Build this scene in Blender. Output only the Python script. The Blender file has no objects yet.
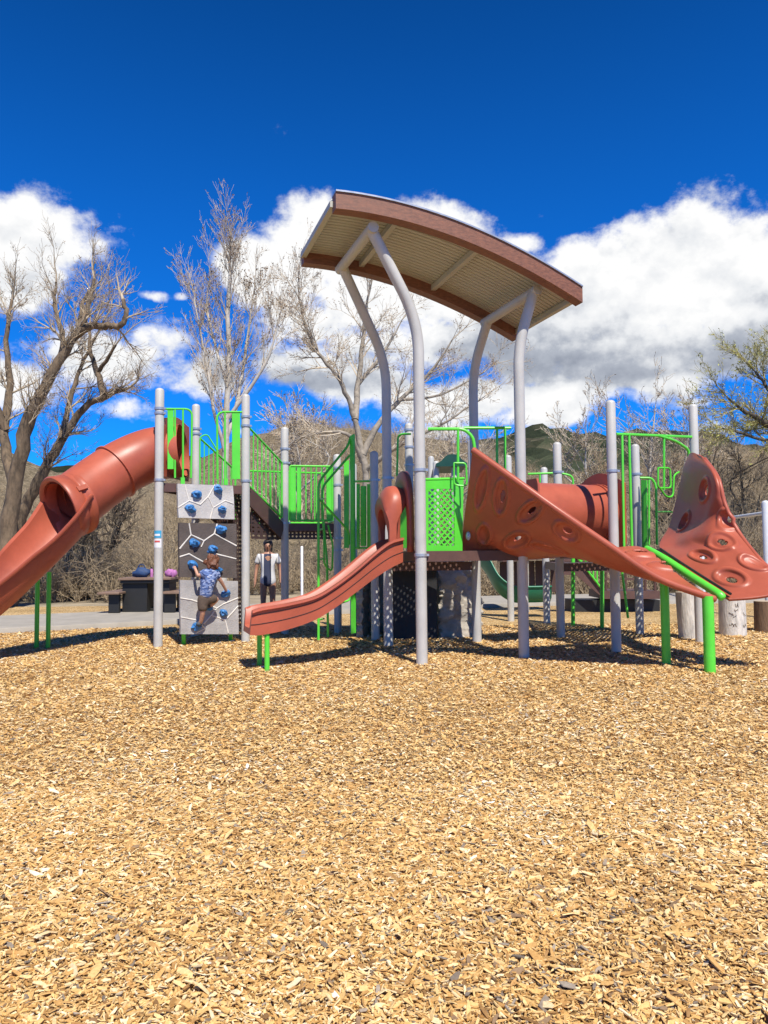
import bpy, bmesh, math, random
import numpy as np
from mathutils import Vector, Matrix, Quaternion, noise
R = math.radians
rnd = random.Random(7)
SC = bpy.context.scene
COL = SC.collection

# ------------------------------------------------------------------ camera
F = 769.0
cam_d = bpy.data.cameras.new("camera"); cam = bpy.data.objects.new("camera", cam_d); COL.objects.link(cam)
CAMROT = (Matrix.Rotation(R(90 + 3.052), 3, 'X') @ Matrix.Rotation(R(-0.5), 3, 'Z'))
cam.location = (0, 0, 1.35); cam.rotation_euler = CAMROT.to_euler()
cam_d.sensor_fit = 'VERTICAL'; cam_d.sensor_height = 36; cam_d.lens = 36 * F / 1024
cam_d.clip_start = .05; cam_d.clip_end = 6000
SC.camera = cam
C0 = Vector((0, 0, 1.35))

def ray(px, py): return CAMROT @ Vector(((px - 384) / F, -(py - 512) / F, -1))
def P(px, py, Y):                        # point measured in the photo at a known distance
    d = ray(px, py); return C0 + d * (Y / d.y)
def G(px, py, z=0):                      # point on the ground
    d = ray(px, py); return C0 + d * ((z - 1.35) / d.z)
def RP(px, py, p0, n):                   # point on a plane
    d = ray(px, py); return C0 + d * ((p0 - C0).dot(n) / d.dot(n))
def PX(p):
    v = CAMROT.transposed() @ (Vector(p) - C0); return (384 + F * v.x / -v.z, 512 - F * v.y / -v.z)
def V(*a): return Vector(a)
def lerp(a, b, t): return a + (b - a) * t

# ------------------------------------------------------------------ materials
def nt(m):
    m.use_nodes = True; t = m.node_tree; t.nodes.clear(); return t, t.nodes, t.links
def ramp(N, stops):
    r = N.new('ShaderNodeValToRGB'); e = r.color_ramp.elements
    while len(e) < len(stops): e.new(.5)
    for k, (p, c) in enumerate(stops):
        e[k].position = p; e[k].color = (*c, 1) if len(c) == 3 else c
    return r
def mat(name, col, rough=.5, var=.12, scale=6, bump=0, bscale=60, metal=0, spec=.5, col2=None, detail=5, stretch=None, coat=0):
    m = bpy.data.materials.new(name); t, N, L = nt(m)
    o = N.new('ShaderNodeOutputMaterial'); b = N.new('ShaderNodeBsdfPrincipled'); L.new(b.outputs[0], o.inputs[0])
    tc = N.new('ShaderNodeTexCoord'); src = tc.outputs['Object']
    if stretch:
        mp = N.new('ShaderNodeMapping'); mp.inputs['Scale'].default_value = stretch; L.new(src, mp.inputs[0]); src = mp.outputs[0]
    n = N.new('ShaderNodeTexNoise'); n.inputs['Scale'].default_value = scale; n.inputs['Detail'].default_value = detail
    n.inputs['Roughness'].default_value = .65
    L.new(src, n.inputs['Vector'])
    c2 = col2 or tuple(min(1, c * (1 + var * 1.2)) for c in col); c1 = tuple(c * (1 - var * 1.2) for c in col)
    r = ramp(N, [(.3, c1), (.7, c2)]); L.new(n.outputs[0], r.inputs[0]); L.new(r.outputs[0], b.inputs['Base Color'])
    b.inputs['Roughness'].default_value = rough; b.inputs['Metallic'].default_value = metal
    b.inputs['Specular IOR Level'].default_value = spec
    if coat: b.inputs['Coat Weight'].default_value = coat
    rr = N.new('ShaderNodeMapRange'); rr.inputs['To Min'].default_value = max(.05, rough - .1); rr.inputs['To Max'].default_value = min(1, rough + .12)
    L.new(n.outputs[0], rr.inputs[0]); L.new(rr.outputs[0], b.inputs['Roughness'])
    if bump:
        n2 = N.new('ShaderNodeTexNoise'); n2.inputs['Scale'].default_value = bscale; n2.inputs['Detail'].default_value = 6
        L.new(src, n2.inputs['Vector'])
        bp = N.new('ShaderNodeBump'); bp.inputs['Strength'].default_value = bump; bp.inputs['Distance'].default_value = .02
        L.new(n2.outputs[0], bp.inputs['Height']); L.new(bp.outputs[0], b.inputs['Normal'])
    return m

M = {}
M['red'] = mat('terracotta plastic', (.375, .088, .048), .40, .16, 1.6, .04, 90, spec=.38, detail=9)
M['grey'] = mat('grey powder coat', (.47, .455, .42), .42, .09, 2.5, .03, 120, detail=9)
M['green'] = mat('lime powder coat', (.10, .60, .045), .36, .06, 4)
M['dkgreen'] = mat('green plastic', (.012, .16, .085), .4, .1, 4)
M['brown'] = mat('brown coated steel', (.10, .05, .038), .5, .12, 8, .05, 100)
M['clamp'] = mat('clamp alloy', (.42, .44, .48), .35, .06, 10, metal=.5)
M['fascia'] = mat('timber print fascia', (.19, .075, .042), .55, .3, 3, .12, 40, stretch=(1.2, 14, 14), detail=8)
M['cream'] = mat('cream steel deck', (.42, .41, .35), .45, .03, 3)
M['roofgreen'] = mat('dark green roof', (.008, .055, .035), .4, .1, 4)
M['hold'] = mat('blue hold resin', (.035, .17, .42), .5, .25, 9, .2, 40)
M['wallL'] = mat('pale rock panel', (.46, .44, .42), .8, .1, 8, .35, 45)
M['wallD'] = mat('dark rock panel', (.085, .066, .058), .75, .15, 8, .35, 45)
M['wallM'] = mat('mid grey rock panel', (.34, .32, .305), .8, .12, 8, .35, 45)
M['vein'] = mat('pale vein', (.62, .58, .52), .7, .1, 10)
M['black'] = mat('black rubber', (.015, .015, .016), .6, .1, 10)
M['badge'] = mat('badge metal', (.35, .36, .38), .35, .1, 20, metal=.3)
M['white'] = mat('white label', (.72, .72, .74), .5, .05, 10)
M['stickblue'] = mat('blue label', (.05, .32, .52), .5, .1, 10)
M['stickred'] = mat('red label', (.6, .09, .07), .5, .1, 10)
M['concrete'] = mat('concrete', (.32, .29, .245), .85, .12, 2.5, .15, 50)
M['boulder'] = mat('sculpted boulder', (.40, .355, .29), .85, .28, 4, .5, 22)
M['skin'] = mat('skin', (.50, .27, .18), .5, .06, 8)
M['skin2'] = mat('tanned skin', (.40, .20, .125), .5, .06, 8)
M['hair_r'] = mat('auburn hair', (.15, .055, .025), .55, .3, 40, .3, 120)
M['hair_d'] = mat('dark hair', (.02, .014, .011), .5, .3, 40, .3, 120)
M['navy'] = mat('navy cloth', (.03, .036, .07), .85, .15, 20)
M['wcloth'] = mat('white cloth', (.74, .72, .72), .85, .05, 20)
M['shorts'] = mat('brown cloth', (.09, .062, .045), .85, .2, 30)
M['shoe'] = mat('shoe', (.05, .06, .075), .7, .2, 30)
M['maroon'] = mat('maroon cloth', (.13, .012, .02), .85, .2, 20)
M['denim'] = mat('denim', (.05, .07, .12), .85, .2, 20)
M['bagblue'] = mat('blue bag cloth', (.015, .045, .13), .7, .3, 15)
M['pink'] = mat('pink cloth', (.42, .15, .36), .7, .2, 15)
M['tabletop'] = mat('brown table coating', (.20, .125, .085), .6, .15, 8)
M['tabledark'] = mat('dark table frame', (.012, .012, .012), .6, .15, 8)
M['log'] = mat('whitened log', (.55, .51, .45), .85, .25, 6, .5, 18, stretch=(3, 3, .7))
M['logtop'] = mat('sawn log end', (.47, .36, .24), .8, .2, 12)
M['stump'] = mat('brown stump bark', (.15, .09, .05), .9, .35, 7, .6, 18, stretch=(3, 3, .6))
M['bark'] = mat('cottonwood bark', (.135, .095, .058), .9, .62, 7, 1.0, 12, stretch=(1, 1, .35), detail=8)
M['twigL'] = mat('grey tan twig', (.40, .32, .22), .85, .3, 2)
M['barkW'] = mat('pale aspen bark', (.44, .40, .34), .85, .25, 4, .3, 20)
M['barkM'] = mat('grey brown bark', (.27, .23, .18), .9, .35, 6, .5, 16)
M['twigW'] = mat('pale twig', (.54, .45, .33), .85, .25, 2)
M['bud'] = mat('dry bud', (.27, .18, .11), .85, .3, 3)
M['barkD'] = mat('dark bark', (.085, .068, .05), .9, .3, 9, .6, 14)
M['twigG'] = mat('willow twig', (.36, .31, .11), .85, .25, 2)
M['budG'] = mat('willow bud', (.38, .38, .10), .8, .25, 2)
M['brush'] = mat('dry brush', (.36, .275, .17), .9, .35, .7)
M['brushD'] = mat('dark brush', (.13, .10, .07), .9, .35, .7)
M['chain'] = mat('steel pipe', (.6, .62, .64), .35, .05, 8)

def perforated(ax=(0, 1)):
    m = bpy.data.materials.new('perforated brown deck'); t, N, L = nt(m)
    o = N.new('ShaderNodeOutputMaterial'); b = N.new('ShaderNodeBsdfPrincipled'); tr = N.new('ShaderNodeBsdfTransparent'); mx = N.new('ShaderNodeMixShader')
    b.inputs['Base Color'].default_value = (.075, .042, .034, 1); b.inputs['Roughness'].default_value = .5
    g = N.new('ShaderNodeNewGeometry'); mp = N.new('ShaderNodeMapping'); mp.inputs['Rotation'].default_value = (0, 0, .4 if ax == (0, 1) else 0)
    L.new(g.outputs['Position'], mp.inputs[0])
    sx = N.new('ShaderNodeSeparateXYZ'); L.new(mp.outputs[0], sx.inputs[0])
    s = []
    for k in ax:
        a = N.new('ShaderNodeMath'); a.operation = 'PINGPONG'; a.inputs[1].default_value = .033; L.new(sx.outputs[k], a.inputs[0])
        q = N.new('ShaderNodeMath'); q.operation = 'MULTIPLY'; L.new(a.outputs[0], q.inputs[0]); L.new(a.outputs[0], q.inputs[1]); s.append(q)
    ad = N.new('ShaderNodeMath'); L.new(s[0].outputs[0], ad.inputs[0]); L.new(s[1].outputs[0], ad.inputs[1])
    lt = N.new('ShaderNodeMath'); lt.operation = 'LESS_THAN'; lt.inputs[1].default_value = .0155 ** 2; L.new(ad.outputs[0], lt.inputs[0])
    L.new(lt.outputs[0], mx.inputs[0]); L.new(b.outputs[0], mx.inputs[1]); L.new(tr.outputs[0], mx.inputs[2]); L.new(mx.outputs[0], o.inputs[0])
    return m
M['perf'] = perforated(); M['perfx'] = perforated((0, 2)); M['perfy'] = perforated((1, 2))

# ------------------------------------------------------------------ mesh collector
class MB:
    def __init__(s): s.v = []; s.f = []; s.m = []; s.mi = 0
    def add(s, vs, fs):
        o = len(s.v); s.v += [tuple(p) for p in vs]; s.f += [tuple(i + o for i in f) for f in fs]; s.m += [s.mi] * len(fs)
    def box(s, c, ex, ey, ez):            # half-axis vectors
        c = Vector(c); ex, ey, ez = Vector(ex), Vector(ey), Vector(ez)
        vs = [c + a * ex + b * ey + d * ez for a in (-1, 1) for b in (-1, 1) for d in (-1, 1)]
        s.add(vs, [(0, 1, 3, 2), (4, 6, 7, 5), (0, 4, 5, 1), (2, 3, 7, 6), (0, 2, 6, 4), (1, 5, 7, 3)])
    def beam(s, a, b, w, h, up=(0, 0, 1)):  # rectangular bar a->b, full width w, height h
        a, b = Vector(a), Vector(b); d = (b - a); sd = d.cross(Vector(up)).normalized(); u = sd.cross(d).normalized()
        s.box((a + b) / 2, d / 2, sd * w / 2, u * h / 2)
    def tube(s, pts, r, n=10, caps=True, dome=False):
        pts = [Vector(p) for p in pts]
        rs = r if isinstance(r, (list, tuple)) else [r] * len(pts)
        if dome:                         # rounded end at the last point
            d = (pts[-1] - pts[-2]).normalized(); e = pts[-1]; r0 = rs[-1]; rs = list(rs); pts = list(pts)
            for a in (30, 55, 75, 88):
                pts.append(e + d * r0 * .7 * math.sin(R(a))); rs.append(r0 * math.cos(R(a)))
        k = len(pts); T = [((pts[min(i + 1, k - 1)] - pts[max(i - 1, 0)])).normalized() for i in range(k)]
        a = Vector((0, 0, 1)) if abs(T[0].z) < .9 else Vector((1, 0, 0))
        x = T[0].cross(a).normalized(); vs = []
        for i in range(k):
            if i: x = (T[i - 1].rotation_difference(T[i]) @ x)
            x = (x - T[i] * x.dot(T[i])).normalized(); y = T[i].cross(x)
            for j in range(n):
                an = 2 * math.pi * j / n; vs.append(pts[i] + (x * math.cos(an) + y * math.sin(an)) * rs[i])
        fs = [(i * n + j, i * n + (j + 1) % n, (i + 1) * n + (j + 1) % n, (i + 1) * n + j) for i in range(k - 1) for j in range(n)]
        if caps: fs += [tuple(range(n - 1, -1, -1)), tuple(range((k - 1) * n, k * n))]
        s.add(vs, fs)
    def prism(s, poly, d):               # closed 3-D polygon extruded along d
        n = len(poly); a = [Vector(p) for p in poly]; b = [p + Vector(d) for p in a]
        s.add(a + b, [tuple(range(n - 1, -1, -1)), tuple(range(n, 2 * n))] + [(i, (i + 1) % n, n + (i + 1) % n, n + i) for i in range(n)])
    def grid(s, rows, closed=False):
        nr, nc = len(rows), len(rows[0]); vs = [p for r_ in rows for p in r_]
        s.add(vs, [(i * nc + j, i * nc + (j + 1) % nc, (i + 1) * nc + (j + 1) % nc, (i + 1) * nc + j) for i in range(nr - 1) for j in range(nc if closed else nc - 1)])
    def ball(s, c, r, sx=1, sy=1, sz=1, n=10, jit=0, seed=0, rot=None):
        c = Vector(c); vs = []; fs = []; rows = n // 2 + 1
        for i in range(rows):
            th = math.pi * i / (rows - 1)
            for j in range(n):
                ph = 2 * math.pi * j / n; d = Vector((math.sin(th) * math.cos(ph), math.sin(th) * math.sin(ph), math.cos(th)))
                k = 1 + jit * noise.noise(d * 1.7 + Vector((seed * 7.3, seed * 3.1, seed)))
                q = Vector((d.x * sx, d.y * sy, d.z * sz)) * r * k
                if rot: q = rot @ q
                vs.append(c + q)
        for i in range(rows - 1):
            for j in range(n): fs.append((i * n + j, (i + 1) * n + j, (i + 1) * n + (j + 1) % n, i * n + (j + 1) % n))
        s.add(vs, fs)
    def build(s, name, mats, parent=None, smooth=40, bevel=0, merge=False):
        me = bpy.data.meshes.new(name); me.from_pydata(s.v, [], s.f)
        for m in (mats if isinstance(mats, (list, tuple)) else [mats]): me.materials.append(M[m] if isinstance(m, str) else m)
        me.polygons.foreach_set('material_index', s.m)
        if merge:
            bm = bmesh.new(); bm.from_mesh(me); bmesh.ops.remove_doubles(bm, verts=bm.verts, dist=1e-4); bmesh.ops.recalc_face_normals(bm, faces=bm.faces); bm.to_mesh(me); bm.free()
        me.validate(); me.update()
        if smooth:
            me.polygons.foreach_set('use_smooth', [True] * len(me.polygons)); me.set_sharp_from_angle(angle=R(smooth))
        o = bpy.data.objects.new(name, me); COL.objects.link(o)
        if parent: o.parent = parent
        if bevel:
            b = o.modifiers.new('bevel', 'BEVEL'); b.width = bevel; b.segments = 2; b.limit_method = 'ANGLE'; b.angle_limit = R(50)
        return o

def fillet(pts, r=.08, n=6):
    pts = [Vector(p) for p in pts]; out = [pts[0]]
    for a, b, c in zip(pts, pts[1:], pts[2:]):
        u, w = (a - b), (c - b); k = min(r, u.length * .45, w.length * .45); p, q = b + u.normalized() * k, b + w.normalized() * k
        for i in range(n + 1):
            t = i / n; out.append((1 - t) ** 2 * p + 2 * t * (1 - t) * b + t * t * q)
    out.append(pts[-1]); return out
def cr(pts, m=8):                        # Catmull-Rom through points
    pts = [Vector(p) for p in pts]; q = [2 * pts[0] - pts[1]] + pts + [2 * pts[-1] - pts[-2]]; out = []
    for i in range(1, len(q) - 2):
        a, b, c, d = q[i - 1:i + 3]
        for k in range(m):
            t = k / m; out.append(.5 * (2 * b + (c - a) * t + (2 * a - 5 * b + 4 * c - d) * t * t + (3 * b - a - 3 * c + d) * t ** 3))
    out.append(pts[-1]); return out
def cr2d(pts, m=4): return [(p.x, p.y) for p in cr([Vector((a, b, 0)) for a, b in pts], m)]
def crs(pts, t):
    n = len(pts) - 1; x = min(max(t, 0), 1) * n; i = min(int(x), n - 1); t = x - i
    q = lambda k: pts[k] if 0 <= k <= n else (2 * pts[0] - pts[1] if k < 0 else 2 * pts[n] - pts[n - 1])
    a, b, c, d = q(i - 1), q(i), q(i + 1), q(i + 2)
    return .5 * (2 * b + (c - a) * t + (2 * a - 5 * b + 4 * c - d) * t * t + (3 * b - a - 3 * c + d) * t ** 3)

def tag(o, label=None, cat=None, group=None, kind=None):
    if label: o['label'] = label
    if cat: o['category'] = cat
    if group: o['group'] = group
    if kind: o['kind'] = kind
    return o
def empty(name, loc, label, cat, group=None):
    o = bpy.data.objects.new(name, None); COL.objects.link(o); o.location = loc; o.empty_display_size = .2
    return tag(o, label, cat, group)
def under(root, objs):                   # parent world-space parts under a placed Empty
    for o in objs:
        o.parent = root; o.matrix_parent_inverse = Matrix.Translation(-root.location)

# ------------------------------------------------------------------ sun and sky
EL, AZ = R(55), R(20)
S = Vector((math.sin(AZ) * math.cos(EL), -math.cos(AZ) * math.cos(EL), math.sin(EL)))
sl = bpy.data.lights.new('sun', 'SUN'); sl.energy = 5.0; sl.angle = R(.55); sl.color = (1, .95, .86)
so = bpy.data.objects.new('sun', sl); COL.objects.link(so); so.rotation_euler = S.to_track_quat('Z', 'Y').to_euler(); so.location = S * 30

def world():
    w = bpy.data.worlds.new('World'); SC.world = w; w.use_nodes = True; t = w.node_tree; N, L = t.nodes, t.links; N.clear()
    def math_(op, a, b=None, c=None, clamp=False):
        n = N.new('ShaderNodeMath'); n.operation = op; n.use_clamp = clamp
        for k, x in enumerate((a, b, c)):
            if x is None: continue
            if isinstance(x, (int, float)): n.inputs[k].default_value = x
            else: L.new(x, n.inputs[k])
        return n.outputs[0]
    out = N.new('ShaderNodeOutputWorld'); bg = N.new('ShaderNodeBackground'); L.new(bg.outputs[0], out.inputs[0])
    sky = N.new('ShaderNodeTexSky'); sky.sky_type = 'NISHITA'; sky.sun_disc = False
    sky.sun_elevation = EL; sky.sun_rotation = math.atan2(S.x, S.y); sky.altitude = 2000; sky.air_density = 1; sky.dust_density = .3; sky.ozone_density = 3
    tint = N.new('ShaderNodeMix'); tint.data_type = 'RGBA'; tint.blend_type = 'MULTIPLY'; tint.inputs[0].default_value = 1
    zen = N.new('ShaderNodeMapRange'); zen.interpolation_type = 'SMOOTHSTEP'; zen.inputs['From Min'].default_value = .36; zen.inputs['From Max'].default_value = .86; zen.inputs['To Min'].default_value = 1.0; zen.inputs['To Max'].default_value = .45
    deep = N.new('ShaderNodeVectorMath'); deep.operation = 'SCALE'; L.new(sky.outputs[0], deep.inputs[0]); L.new(zen.outputs[0], deep.inputs['Scale'])    # upper sky dimmed for its deep blue and to cut blue fill light
    L.new(deep.outputs[0], tint.inputs[6]); tint.inputs[7].default_value = (.055, .80, 1.82, 1)
    tc = N.new('ShaderNodeTexCoord'); sp = N.new('ShaderNodeSeparateXYZ'); L.new(tc.outputs['Generated'], sp.inputs[0])
    L.new(sp.outputs[2], zen.inputs[0]); az = math_('ARCTAN2', sp.outputs[0], sp.outputs[1]); el = math_('ARCSINE', sp.outputs[2])
    # cloud masses: (px, py, half width, half height, weight) read off the photograph, turned into directions
    B = [(22, 228, 92, 44, 1.15), (-70, 240, 110, 75, 1.1), (20, 275, 75, 40, .95), (92, 236, 34, 18, .75),
         (705, 266, 165, 78, 1.2), (600, 290, 130, 72, 1.15), (800, 272, 170, 76, 1.2), (660, 345, 210, 56, 1.05), (540, 310, 110, 70, 1.1), (500, 262, 70, 30, .75), (430, 222, 66, 34, .95), (525, 238, 40, 16, .7),
         (318, 240, 85, 52, 1.1), (400, 290, 110, 60, 1.0), (266, 262, 62, 52, 1.05), (300, 318, 80, 34, .68), (430, 335, 130, 46, .9), (540, 350, 90, 44, .95),
         (92, 352, 88, 44, .98), (155, 335, 60, 30, .78), (10, 372, 80, 50, .85), (120, 400, 60, 24, .62), (152, 289, 24, 9, .62), (183, 290, 14, 6, .55), (190, 315, 40, 10, .5),
         (215, 368, 60, 34, .92), (285, 362, 66, 36, .95), (360, 375, 80, 40, .9), (420, 395, 80, 36, .85), (240, 425, 40, 10, .5), (545, 398, 70, 32, 1.05), (475, 392, 70, 36, .9), (440, 425, 70, 20, .6), (720, 425, 70, 16, .55), (690, 395, 60, 10, .5),
         (541, 209, 16, 7, .42), (170, 402, 14, 6, .5)]
    def field(elx):
        acc = None
        for (x, y, rx, ry, wt) in B:
            d = ray(x, y + 7).normalized(); a0, e0 = math.atan2(d.x, d.y), math.asin(d.z)
            ra, re = rx / F / math.cos(e0) * .84, ry / F * .80
            u = math_('MULTIPLY', math_('SUBTRACT', az, a0), 1 / ra); v = math_('MULTIPLY', math_('SUBTRACT', elx, e0), 1 / re)
            q = math_('ADD', math_('MULTIPLY', u, u), math_('MULTIPLY', v, v))
            g = math_('MULTIPLY', math_('EXPONENT', math_('MULTIPLY', q, -.9)), wt)
            acc = g if acc is None else math_('SMOOTH_MAX', acc, g, .18)
        return acc
    def fbm(dz, scale, detail, rough):
        mp = N.new('ShaderNodeMapping'); mp.inputs['Location'].default_value = (0, 0, dz); mp.inputs['Scale'].default_value = (1, 1, 1.25); L.new(tc.outputs['Generated'], mp.inputs[0])
        n = N.new('ShaderNodeTexNoise'); n.inputs['Scale'].default_value = scale; n.inputs['Detail'].default_value = detail; n.inputs['Roughness'].default_value = rough
        L.new(mp.outputs[0], n.inputs['Vector']); return n.outputs[0]
    f0 = field(el)
    n0 = fbm(.0, 13, 13, .62); n1 = fbm(.016, 13, 6, .58); nb = fbm(.3, 5, 5, .55); nb1 = fbm(.34, 5, 4, .55)
    dens = math_('ADD', f0, math_('ADD', math_('MULTIPLY', math_('SUBTRACT', n0, .5), 1.5), math_('MULTIPLY', math_('SUBTRACT', nb, .5), .35)))
    al = N.new('ShaderNodeMapRange'); al.interpolation_type = 'SMOOTHSTEP'; al.inputs['From Min'].default_value = .40; al.inputs['From Max'].default_value = .74; L.new(dens, al.inputs[0])
    alpha = al.outputs[0]
    # sun-facing tops bright, thick undersides grey: self-shading of the cloud volume
    lit = math_('ADD', math_('MULTIPLY', math_('SUBTRACT', n0, n1), 1.5), math_('MULTIPLY', math_('SUBTRACT', nb, nb1), 2.6))
    d2 = ray(640, 372).normalized(); d1 = ray(640, 215).normalized()
    hgt = N.new('ShaderNodeMapRange'); hgt.inputs['From Min'].default_value = math.asin(d2.z); hgt.inputs['From Max'].default_value = math.asin(d1.z); L.new(el, hgt.inputs[0])
    sh = math_('ADD', math_('ADD', .43, lit), math_('MULTIPLY', hgt.outputs[0], .66))
    def ramp_el(y0, y1, k):
        n = N.new('ShaderNodeMapRange'); n.inputs['From Min'].default_value = math.asin(ray(600, y0).normalized().z); n.inputs['From Max'].default_value = math.asin(ray(600, y1).normalized().z); n.inputs['To Max'].default_value = k; L.new(el, n.inputs[0]); return n.outputs[0]
    sh = math_('ADD', sh, ramp_el(378, 394, .42))               # the small clouds below the big one's base are sunlit again
    wl_ = N.new('ShaderNodeMapRange'); dA, dB = ray(500, 330), ray(400, 330); wl_.inputs['From Min'].default_value = math.atan2(dA.x, dA.y); wl_.inputs['From Max'].default_value = math.atan2(dB.x, dB.y); wl_.inputs['To Max'].default_value = .26; L.new(az, wl_.inputs[0])
    sh = math_('ADD', sh, wl_.outputs[0])
    thick = math_('MULTIPLY', math_('SUBTRACT', dens, .9), .32)
    sh = math_('SUBTRACT', sh, math_('MAXIMUM', thick, 0), clamp=True)
    cr_ = ramp(N, [(0, (.30, .335, .42)), (.4, (.50, .54, .62)), (.72, (.92, .94, .97)), (1, (1.1, 1.1, 1.1))]); L.new(sh, cr_.inputs[0])
    cl = N.new('ShaderNodeMix'); cl.data_type = 'RGBA'; cl.blend_type = 'MULTIPLY'; cl.inputs[0].default_value = 1; L.new(cr_.outputs[0], cl.inputs[6]); cl.inputs[7].default_value = (CLOUD, CLOUD, CLOUD, 1)
    mx = N.new('ShaderNodeMix'); mx.data_type = 'RGBA'; L.new(alpha, mx.inputs[0]); L.new(tint.outputs[2], mx.inputs[6]); L.new(cl.outputs[2], mx.inputs[7])
    L.new(mx.outputs[2], bg.inputs[0]); bg.inputs[1].default_value = .075
CLOUD = 9.2
world()
SC.view_settings.view_transform = 'Standard'; SC.view_settings.look = 'None'; SC.view_settings.exposure = .40; SC.view_settings.gamma = 1; SC.view_settings.use_curve_mapping = False
SC.cycles.use_denoising = True

#%%GROUND
# ------------------------------------------------------------------ ground
def hgt_ground(x, y): return .018 * noise.noise(Vector((x * .55, y * .55, 3))) - .02
def mulch_mat():
    m = bpy.data.materials.new('wood chip mulch'); t, N, L = nt(m)
    o = N.new('ShaderNodeOutputMaterial'); b = N.new('ShaderNodeBsdfPrincipled'); L.new(b.outputs[0], o.inputs[0]); b.inputs['Roughness'].default_value = .85; b.inputs['Specular IOR Level'].default_value = .2
    g = N.new('ShaderNodeNewGeometry')
    def vor(sc, rot):
        n = N.new('ShaderNodeTexNoise'); n.inputs['Scale'].default_value = 14; L.new(g.outputs['Position'], n.inputs['Vector'])
        mp = N.new('ShaderNodeMapping'); mp.inputs['Scale'].default_value = sc; mp.inputs['Rotation'].default_value = (0, 0, rot)
        ad = N.new('ShaderNodeVectorMath'); ad.operation = 'MULTIPLY_ADD'; ad.inputs[1].default_value = (.06, .06, 0); L.new(n.outputs['Color'], ad.inputs[0]); L.new(g.outputs['Position'], ad.inputs[2])
        L.new(ad.outputs[0], mp.inputs[0])
        v = N.new('ShaderNodeTexVoronoi'); v.inputs['Scale'].default_value = 1; L.new(mp.outputs[0], v.inputs['Vector']); return v
    v1, v2 = vor((28, 75, 20), .5), vor((70, 26, 20), 1.1)
    n = N.new('ShaderNodeTexNoise'); n.inputs['Scale'].default_value = 9; L.new(g.outputs['Position'], n.inputs['Vector'])
    st = N.new('ShaderNodeMath'); st.operation = 'GREATER_THAN'; st.inputs[1].default_value = .5; L.new(n.outputs[0], st.inputs[0])
    mx = N.new('ShaderNodeMix'); mx.data_type = 'RGBA'; L.new(st.outputs[0], mx.inputs[0]); L.new(v1.outputs['Color'], mx.inputs[6]); L.new(v2.outputs['Color'], mx.inputs[7])
    bw = N.new('ShaderNodeSeparateColor'); L.new(mx.outputs[2], bw.inputs[0])
    r = ramp(N, CHIPS); L.new(bw.outputs[0], r.inputs[0])
    nl = N.new('ShaderNodeTexNoise'); nl.inputs['Scale'].default_value = .8; nl.inputs['Detail'].default_value = 5; L.new(g.outputs['Position'], nl.inputs['Vector'])
    rl = ramp(N, [(.35, (.74, .72, .68)), (.65, (1, 1, 1))]); L.new(nl.outputs[0], rl.inputs[0])
    ml = N.new('ShaderNodeMix'); ml.data_type = 'RGBA'; ml.blend_type = 'MULTIPLY'; ml.inputs[0].default_value = 1; L.new(r.outputs[0], ml.inputs[6]); L.new(rl.outputs[0], ml.inputs[7])
    L.new(ml.outputs[2], b.inputs['Base Color'])
    bp = N.new('ShaderNodeBump'); bp.inputs['Strength'].default_value = 1; bp.inputs['Distance'].default_value = .02; L.new(bw.outputs[1], bp.inputs['Height']); L.new(bp.outputs[0], b.inputs['Normal'])
    return m
CHIPS = [(.0, (.16, .10, .05)), (.10, (.27, .165, .07)), (.3, (.46, .28, .11)), (.55, (.60, .39, .16)), (.8, (.70, .50, .24)), (1, (.78, .63, .40))]
M['mulch'] = mulch_mat()
def chip_mat():
    m = bpy.data.materials.new('wood chip'); t, N, L = nt(m)
    o = N.new('ShaderNodeOutputMaterial'); b = N.new('ShaderNodeBsdfPrincipled'); L.new(b.outputs[0], o.inputs[0]); b.inputs['Roughness'].default_value = .7; b.inputs['Specular IOR Level'].default_value = .3
    a = N.new('ShaderNodeAttribute'); a.attribute_name = 'tone'
    r = ramp(N, [(0, (.15, .115, .085)), (.06, (.36, .30, .235)), (.08, (.24, .13, .05)), (.25, (.50, .275, .09)), (.5, (.69, .43, .155)), (.75, (.78, .555, .26)), (.93, (.83, .70, .46)), (1, (.86, .80, .68))])
    L.new(a.outputs['Fac'], r.inputs[0])
    g = N.new('ShaderNodeNewGeometry'); n = N.new('ShaderNodeTexNoise'); n.inputs['Scale'].default_value = 120; n.inputs['Detail'].default_value = 3; L.new(g.outputs['Position'], n.inputs['Vector'])
    rl = ramp(N, [(.3, (.78, .74, .68)), (.62, (1, 1, 1))]); L.new(n.outputs[0], rl.inputs[0])
    ml = N.new('ShaderNodeMix'); ml.data_type = 'RGBA'; ml.blend_type = 'MULTIPLY'; ml.inputs[0].default_value = 1; L.new(r.outputs[0], ml.inputs[6]); L.new(rl.outputs[0], ml.inputs[7])
    L.new(ml.outputs[2], b.inputs['Base Color']); return m
M['chip'] = chip_mat()

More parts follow.
